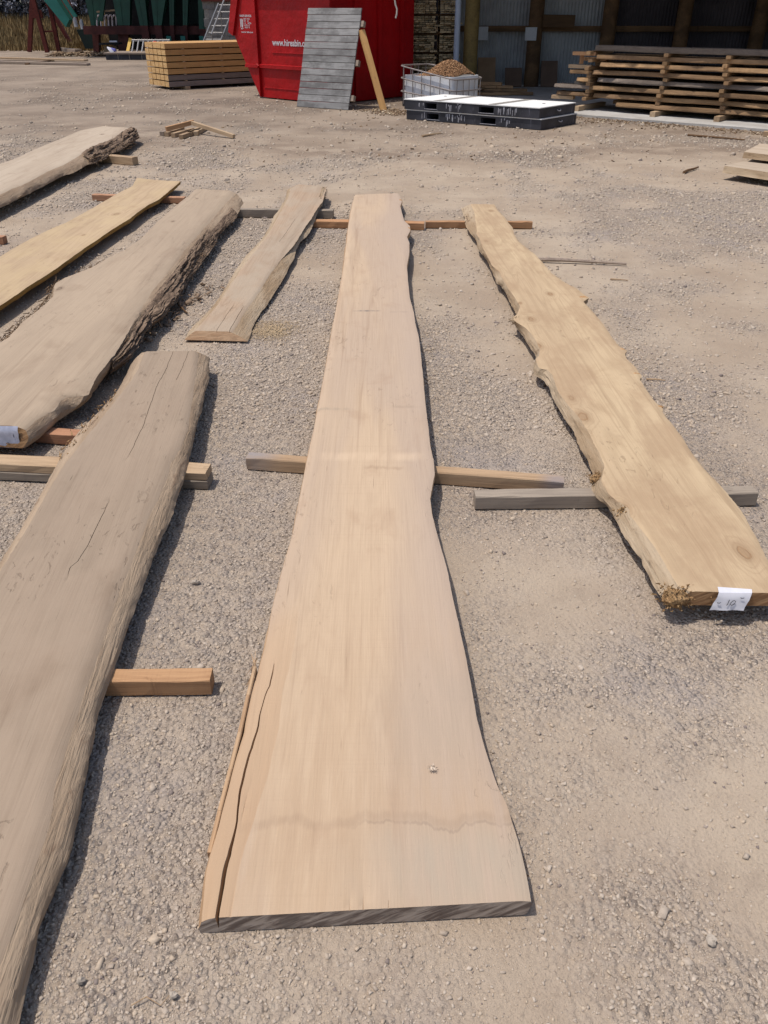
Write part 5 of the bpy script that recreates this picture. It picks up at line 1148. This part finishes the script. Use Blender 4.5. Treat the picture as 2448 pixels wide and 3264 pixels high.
mb = MB(); mb.beam((-8.25, 32.9, .45), (-8.0, 32.9, .45), .12, .12); tag(mb.build('white_rag', MAT['white_cloth']), 'white rag hung over the lying ladder', 'rag')
mb = MB(); mb.tube([(-7.98, 32.6, .46), (-7.98, 32.6, .52), (-7.98, 32.6, .56)], .11, 10, .05); tag(mb.build('red_cap', MAT['hat_red']), 'small red cap on the lying ladder', 'cap')
dk = thing('low_platform', 'low dark platform with a pale edge behind the sleeper packet', 'platform', (-8.8, 32.3, 0))
mb = MB(); mb.prism([(-9.75, 32.3, .17), (-6.5, 32.3, .17), (-6.5, 33.6, .17), (-9.75, 33.6, .17)], (0, 0, .05)); mb.build('platform_top', MAT['bearer_grey'], dk)
mb = MB(); mb.box((-9.70, 32.36, .0), (-6.55, 33.5, .168)); mb.build('platform_base', MAT['box_black'], dk)
for x in (-9.28, -8.88, -8.45): mb = MB(); mb.box((x, 32.34, .0), (x+.02, 32.358, .168)); mb.build('platform_rib', MAT['tape_grey'], dk)
mb = MB(); mb.tube([(-9.55, 32.7, .225), (-9.50, 32.7, .27)], .22, 12, .12); tag(mb.build('white_cloth', MAT['white_cloth'], smooth=True), 'crumpled white cloth on the low platform', 'cloth')
mb = MB(); mb.tube([(-9.52, 32.75, .275), (-9.5, 32.75, .33)], .12, 10, .08); tag(mb.build('blue_cloth', MAT['blue_cloth'], smooth=True), 'folded blue cloth on the low platform', 'cloth')
# rubble at the foot of the mill
P = [(random.uniform(-12.6, -9.6), random.uniform(34.4, 36), random.uniform(.0, .10)) for _ in range(420)]
chips('bark_litter', P, 'offcuts and bark littering the foot of the sawmill', .04, .24, 14, 'litter', tilt=.8)
for lab, a, b, w, h in (('grey slab lying left of the sawmill litter', (-13.35, 38.4, .06), (-12.2, 37.2, .05), .3, .16), ('pale batten lying in front of the sawmill litter', (-12.5, 35.6, .03), (-11.2, 35.2, .03), .10, .06)):
    stick(lab, a, b, w, h, MAT['bearer_grey'] if 'grey' in lab else MAT['bearer_tan'], group='timber lying by the sawmill')
# long planks on the ground at far left
stick('long thin plank on the ground at far left, the farther of two', (-15.6, 33.0, .075), (-9.95, 30.95, .055), .22, .05, MAT['bearer_tan'], group='long planks at far left', name='long_plank', cat='plank')
stick('long thin plank on the ground at far left, the nearer of two', (-15.0, 30.9, .06), (-9.35, 29.25, .03), .22, .06, MAT['bearer_grey'], group='long planks at far left', name='long_plank', cat='plank')
stick('dark bearer under the two long planks at far left', (-11.45, 29.6, .015), (-11.3, 31.6, .025), .12, .05, MAT['dark_post'], group='long planks at far left')
# ---------------------------------------------------------------- block wall and steel steps behind the packet
t = NT('block_grey', .9, .15); pc = t.n('ShaderNodeTexCoord').outputs['Object']; oi = t.n('ShaderNodeObjectInfo').outputs['Random']
c = t.mix(t.remap(t.noise(pc, 5, 5, .65), .35, .7), ph(150, 146, 142), ph(122, 118, 114)); c = t.mix(t.math('MULTIPLY', oi, .3), c, ph(104, 100, 98)); t.color(c); t.bump(t.noise(pc, 40, 3), .4, .01)
bw = thing('block_wall', 'grey concrete block wall behind the steel steps', 'wall', (-4.6, 31, 0))
mb = MB(); mb.box((-5.86, 31.02, 0), (-2.6, 31.18, 2.5)); mb.build('mortar_core', MAT['tape_grey'], bw)
for r_ in range(10):
    for c_ in range(9):
        x = -5.9+c_*.40+(.2 if r_ % 2 else 0)
        if x > -2.8: continue
        mb = MB(); mb.beam((x+.006, 31.1, .125+r_*.25), (x+.394, 31.1, .125+r_*.25), .2+random.uniform(-.006, .006), .238, ch=.006); mb.build('block', MAT['block_grey'], bw)
mb = MB(); mb.box((-5.9, 30.9, 1.72), (-4.2, 31.0, 1.9)); mb.build('lintel', MAT['rust_red'], bw)
lad = thing('steel_steps', 'steep grey steel steps with a handrail behind the sleeper packet', 'ladder', (-5.3, 29, 0))
for (a, b, w, d) in (((-5.93, 28.7, 0), (-5.08, 29.35, 1.66), .03, .10), ((-5.40, 28.7, 0), (-4.56, 29.35, 1.66), .03, .10)):
    mb = MB(); mb.beam(a, b, w, d, up=(0, 1, 0)); mb.build('stringer', MAT['alu'], lad)
mb = MB(); mb.beam((-5.33, 28.78, 0), (-4.49, 29.43, 1.66), .05, .12, up=(0, 1, 0)); mb.build('dark_stringer', MAT['tape_grey'], lad)
for i in range(9):
    f = (i+1)/9.; x = -5.93+.85*f; y = 28.7+.65*f; z = 1.63*f; mb = MB(); mb.beam((x+.02, y+.05, z-.01), (x+.50, y+.05, z-.01), .16, .03); mb.build('tread', MAT['alu'], lad)
mb = MB(); mb.tube([(-5.25, 28.6, .87), (-4.70, 28.95, 2.0)], .022, 8); mb.build('handrail', MAT['alu'], lad)
mb = MB(); mb.tube([(-5.25, 28.6, .87), (-5.2, 28.9, .0)], .016, 6); mb.build('handrail_post', MAT['tape_grey'], lad)
mb = MB(); mb.tube([(-4.95, 28.8, 1.5), (-4.98, 29.1, .1)], .014, 6); mb.build('handrail_post', MAT['tape_grey'], lad)

# ---------------------------------------------------------------- bank, grass, shrubs, far trees
plain('bank_soil', ph(150, 126, 92), .95, 0, .2, .8)
n1, n2 = 60, 24; V = []; F = []
for i in range(n1+1):
    for j in range(n2+1):
        x = -48+i*(37.6/n1); y = 38.6+j*1.0
        hgt = sstep(0, 9, y-39.2-.5*vnoise(x*.3, 2.))*1.0*(1-.9*sstep(-13.2, -11.0, x))*(1+.15*vnoise(x*.4, y*.3))
        V.append((x, y, float(hgt)-.03))
for i in range(n1):
    for j in range(n2): a = i*(n2+1)+j; F.append((a, a+n2+1, a+n2+2, a+1))
mb = MB(); mb.add(V, F); tag(mb.build('grass_bank', MAT['bank_soil'], smooth=True), kind='structure')
def blades(name, pts, mat, label, h, w, seed):
    r = np.random.default_rng(seed); m = len(pts); P = np.array(pts); a = r.random(m)*6.28
    H = h*(.5+.8*r.random(m)); lx, ly = (r.random(m)-.5)*.5*H, (r.random(m)-.5)*.5*H; dx, dy = np.cos(a)*w, np.sin(a)*w
    V = np.stack([P+np.stack([-dx, -dy, 0*a], -1), P+np.stack([dx, dy, 0*a], -1), P+np.stack([lx, ly, H], -1)], 1).reshape(-1, 3)
    me = bpy.data.meshes.new(name); me.from_pydata(V.tolist(), [], np.arange(m*3).reshape(-1, 3).tolist())
    at = me.attributes.new('shade', 'FLOAT', 'POINT'); at.data.foreach_set('value', np.repeat(r.random(m), 3).astype(np.float32)); me.materials.append(mat); me.update()
    return tag(link_mesh(name, me), label, kind='stuff')
t = NT('dry_grass', .9, .1); sh = t.attr('shade').outputs['Fac']; t.color(t.mix(sh, ph(126, 104, 70), ph(178, 152, 108)))
pts = []
for _ in range(16000):
    x = random.uniform(-24, -11.6); y = random.uniform(38.9, 50)
    hgt = float(sstep(0, 9, y-39.2-.5*vnoise(x*.3, 2.))*1.0*(1-.9*sstep(-13.2, -11.0, x))*(1+.15*vnoise(x*.4, y*.3))); pts.append((x, y, hgt-.03))
blades('dry_grass', pts, MAT['dry_grass'], 'tall dry grass on the bank at far left', .34, .035, 3)
def leafmat(name, a, b, c_):
    t = NT(name, .6, .35); sh = t.attr('shade').outputs['Fac']; c = t.mix(sh, a, b); c = t.mix(t.remap(sh, .8, .95), c, c_); t.color(c); return t.mat
leafmat('grey_leaf', (.07, .066, .074), (.17, .165, .175), (.42, .41, .44)); leafmat('green_leaf', (.03, .045, .02), (.06, .085, .04), (.1, .12, .06))  # palest grey leaf tone is glint put into the colour
def foliage(name, clumps, n, size, mat, seed, parent=None, label=None, kind=None):
    r = np.random.default_rng(seed); C = np.array(clumps); k = r.integers(0, len(C), n)
    d = r.normal(size=(n, 3)); d /= np.linalg.norm(d, axis=1)[:, None]; rad = C[k, 3]*(r.random(n)**.4)
    P = C[k, :3]+d*rad[:, None]*np.array([1, 1, .8])
    u = r.normal(size=(n, 3)); u /= np.linalg.norm(u, axis=1)[:, None]; v = np.cross(u, d+.3*r.normal(size=(n, 3))); v /= np.linalg.norm(v, axis=1)[:, None]+1e-6
    s = size*(.5+r.random(n))[:, None]
    V = np.stack([P-u*s, P+v*s*.45, P+u*s, P-v*s*.45], 1).reshape(-1, 3)
    me = bpy.data.meshes.new(name)
    o_ = ORG[parent.name] if parent is not None else Vector((0, 0, 0)); V = V-np.array(o_)
    me.from_pydata(V.tolist(), [], np.arange(n*4).reshape(-1, 4).tolist()); sh = np.clip(r.random(len(C))[k]*.5+r.random(n)*.6, 0, 1)
    at = me.attributes.new('shade', 'FLOAT', 'POINT'); at.data.foreach_set('value', np.repeat(sh, 4).astype(np.float32)); me.materials.append(mat); me.update()
    o = link_mesh(name, me, parent)
    if kind: tag(o, label, kind=kind)
    return o
def shrub(label, x, y, z, R, H, seed):
    random.seed(seed); root = thing('grey_shrub', label, 'shrub', (x, y, z), 'grey leaved shrubs on the bank')
    cl = [(x+random.gauss(0, R*.5), y+random.gauss(0, R*.4), z-.25+random.random()**.9*H, random.uniform(.22, .55)) for _ in range(90)]
    foliage('foliage', cl, 16000, .085, MAT['grey_leaf'], seed, root)
    for i in range(6):
        q = random.choice(cl); mb = MB(); mb.tube([(x+random.gauss(0, .1), y, z-.1), ((x+q[0])/2, (y+q[1])/2, z+(q[2]-z)*.4), q[:3]], .05, 6, .015); mb.build('stem', MAT['dark_post'], root)
shrub('grey leaved shrub at the top left corner above the dry grass', -21.6, 47.5, .9, 1.5, 2.9, 51)
shrub('grey leaved shrub behind the rusty trestle legs', -18.6, 47.8, .95, 1.6, 3.1, 52)
shrub('grey leaved shrub partly hidden by the teal chute', -15.6, 47., .85, 1.5, 2.8, 53)
random.seed(60)
cl = [(random.uniform(-60, 60), random.uniform(66, 72), random.uniform(.3, 7), random.uniform(.8, 1.6)) for _ in range(420)]
foliage('far_trees', cl, 26000, .42, MAT['green_leaf'], 70, label='dark trees closing the view behind the yard', kind='stuff')

# ---------------------------------------------------------------- litter on the yard
def twig(label, pts, r, mat='dark_post', cat='stick'):
    mb = MB(); mb.tube(pts, r, 6, r*.5); return tag(mb.build('fallen_stick', MAT[mat], smooth=True), label, cat, 'sticks lying on the gravel')
twig('long grey stick lying on the gravel right of the knotty slab', [(1.10, 6.045, .016), (1.30, 6.02, .02), (1.45, 5.995, .018), (1.62, 5.965, .016), (1.76, 5.94, .012)], .016, 'bearer_grey')
twig('thin short stick on the gravel right of the long grey stick', [(1.557, 5.576, .006), (1.62, 5.56, .007), (1.673, 5.546, .006)], .006, 'bearer_tan')
twig('dark bent stick on bare ground before the pale slab ends', [(3.37, 9.74, .012), (3.45, 9.86, .015), (3.56, 9.98, .014), (3.65, 10.10, .012)], .017)
twig('thin dark stick lying in front of the concrete pad', [(4.40, 12.85, .012), (4.65, 12.65, .015), (4.9, 12.48, .012), (5.05, 12.38, .01)], .017)
twig('short pale stick on the ground before the black decks', [(.55, 12.75, .012), (.72, 12.95, .013), (.85, 13.1, .01)], .016, 'bearer_tan')
twig('thin twig beside the right edge of the knotty slab', [(1.321, 3.813, .006), (1.37, 3.807, .008), (1.412, 3.797, .006)], .005, 'bearer_tan')
twig('frayed root lying in the shadow beside the bark edged slab', [(-1.42, 5.28, .05), (-1.35, 5.10, .035), (-1.27, 4.95, .02), (-1.2, 4.83, .012)], .010)
twig('thin straw on the gravel near the bottom left corner', [(-.475, .80, .006), (-.45, .815, .008), (-.42, .80, .006), (-.40, .83, .006)], .0016, 'bearer_tan')
def rock(label, c_, s, seed):
    random.seed(seed); mb = MB(); V = []
    for i in range(5):
        for k in range(7): th_ = math.pi*(i+.5)/5; p_ = 2*math.pi*k/7; q = random.uniform(.62, 1.25); V.append((c_[0]+s[0]*q*math.sin(th_)*math.cos(p_), c_[1]+s[1]*q*math.sin(th_)*math.sin(p_), c_[2]+s[2]*q*math.cos(th_)))
    F = [(i*7+k, (i+1)*7+k, (i+1)*7+(k+1) % 7, i*7+(k+1) % 7) for i in range(4) for k in range(7)]+[tuple(range(7)), tuple(28+k for k in range(6, -1, -1))]
    V = [(c_[0]+(a-c_[0])*.75, c_[1]+(b-c_[1])*.75, c_[2]*.8+(z-c_[2])*.75) for a, b, z in V]
    mb.add(V, F); tag(mb.build('stone', MAT['loose_rock']), label, 'stone', 'larger loose stones')
plain('loose_rock', ph(190, 176, 160), .9, 0, .15, 40)
rock('pale flat stone on the gravel right of the grey cracked slab', (-.613, 2.118, .009), (.019, .014, .012), 1)
rock('round stone on the gravel below the grey cracked slab', (-.585, .845, .008), (.012, .010, .010), 2)
rock('small stone beside the round one near the bottom left', (-.40, .82, .007), (.012, .010, .009), 3)
rock('dark earthy lump near the bottom right corner', (.66, .925, .006), (.014, .018, .010), 4)
t = NT('sawdust', .95, .05); sh = t.attr('shade').outputs['Fac']; t.color(t.mix(sh, ph(214, 190, 156), ph(198, 170, 134)))
P = [(random.gauss(-.66, .075), random.gauss(4.55, .085), .004) for _ in range(2300)]
chips('sawdust_patch', P, 'patch of pale sawdust on the gravel beside the short cracked slab', .004, .010, 17, 'sawdust', .6)
P = [(-1.40+random.gauss(0, .05)+(y-4.4)*.28-.03, y+random.gauss(0, .06), random.uniform(.004, .02)) for y in [random.uniform(3.6, 5.4) for _ in range(260)]]
chips('bark_crumbs', P, 'bark crumbs fallen under the shaggy slab', .008, .05, 18, 'bark_brown', 1.2)
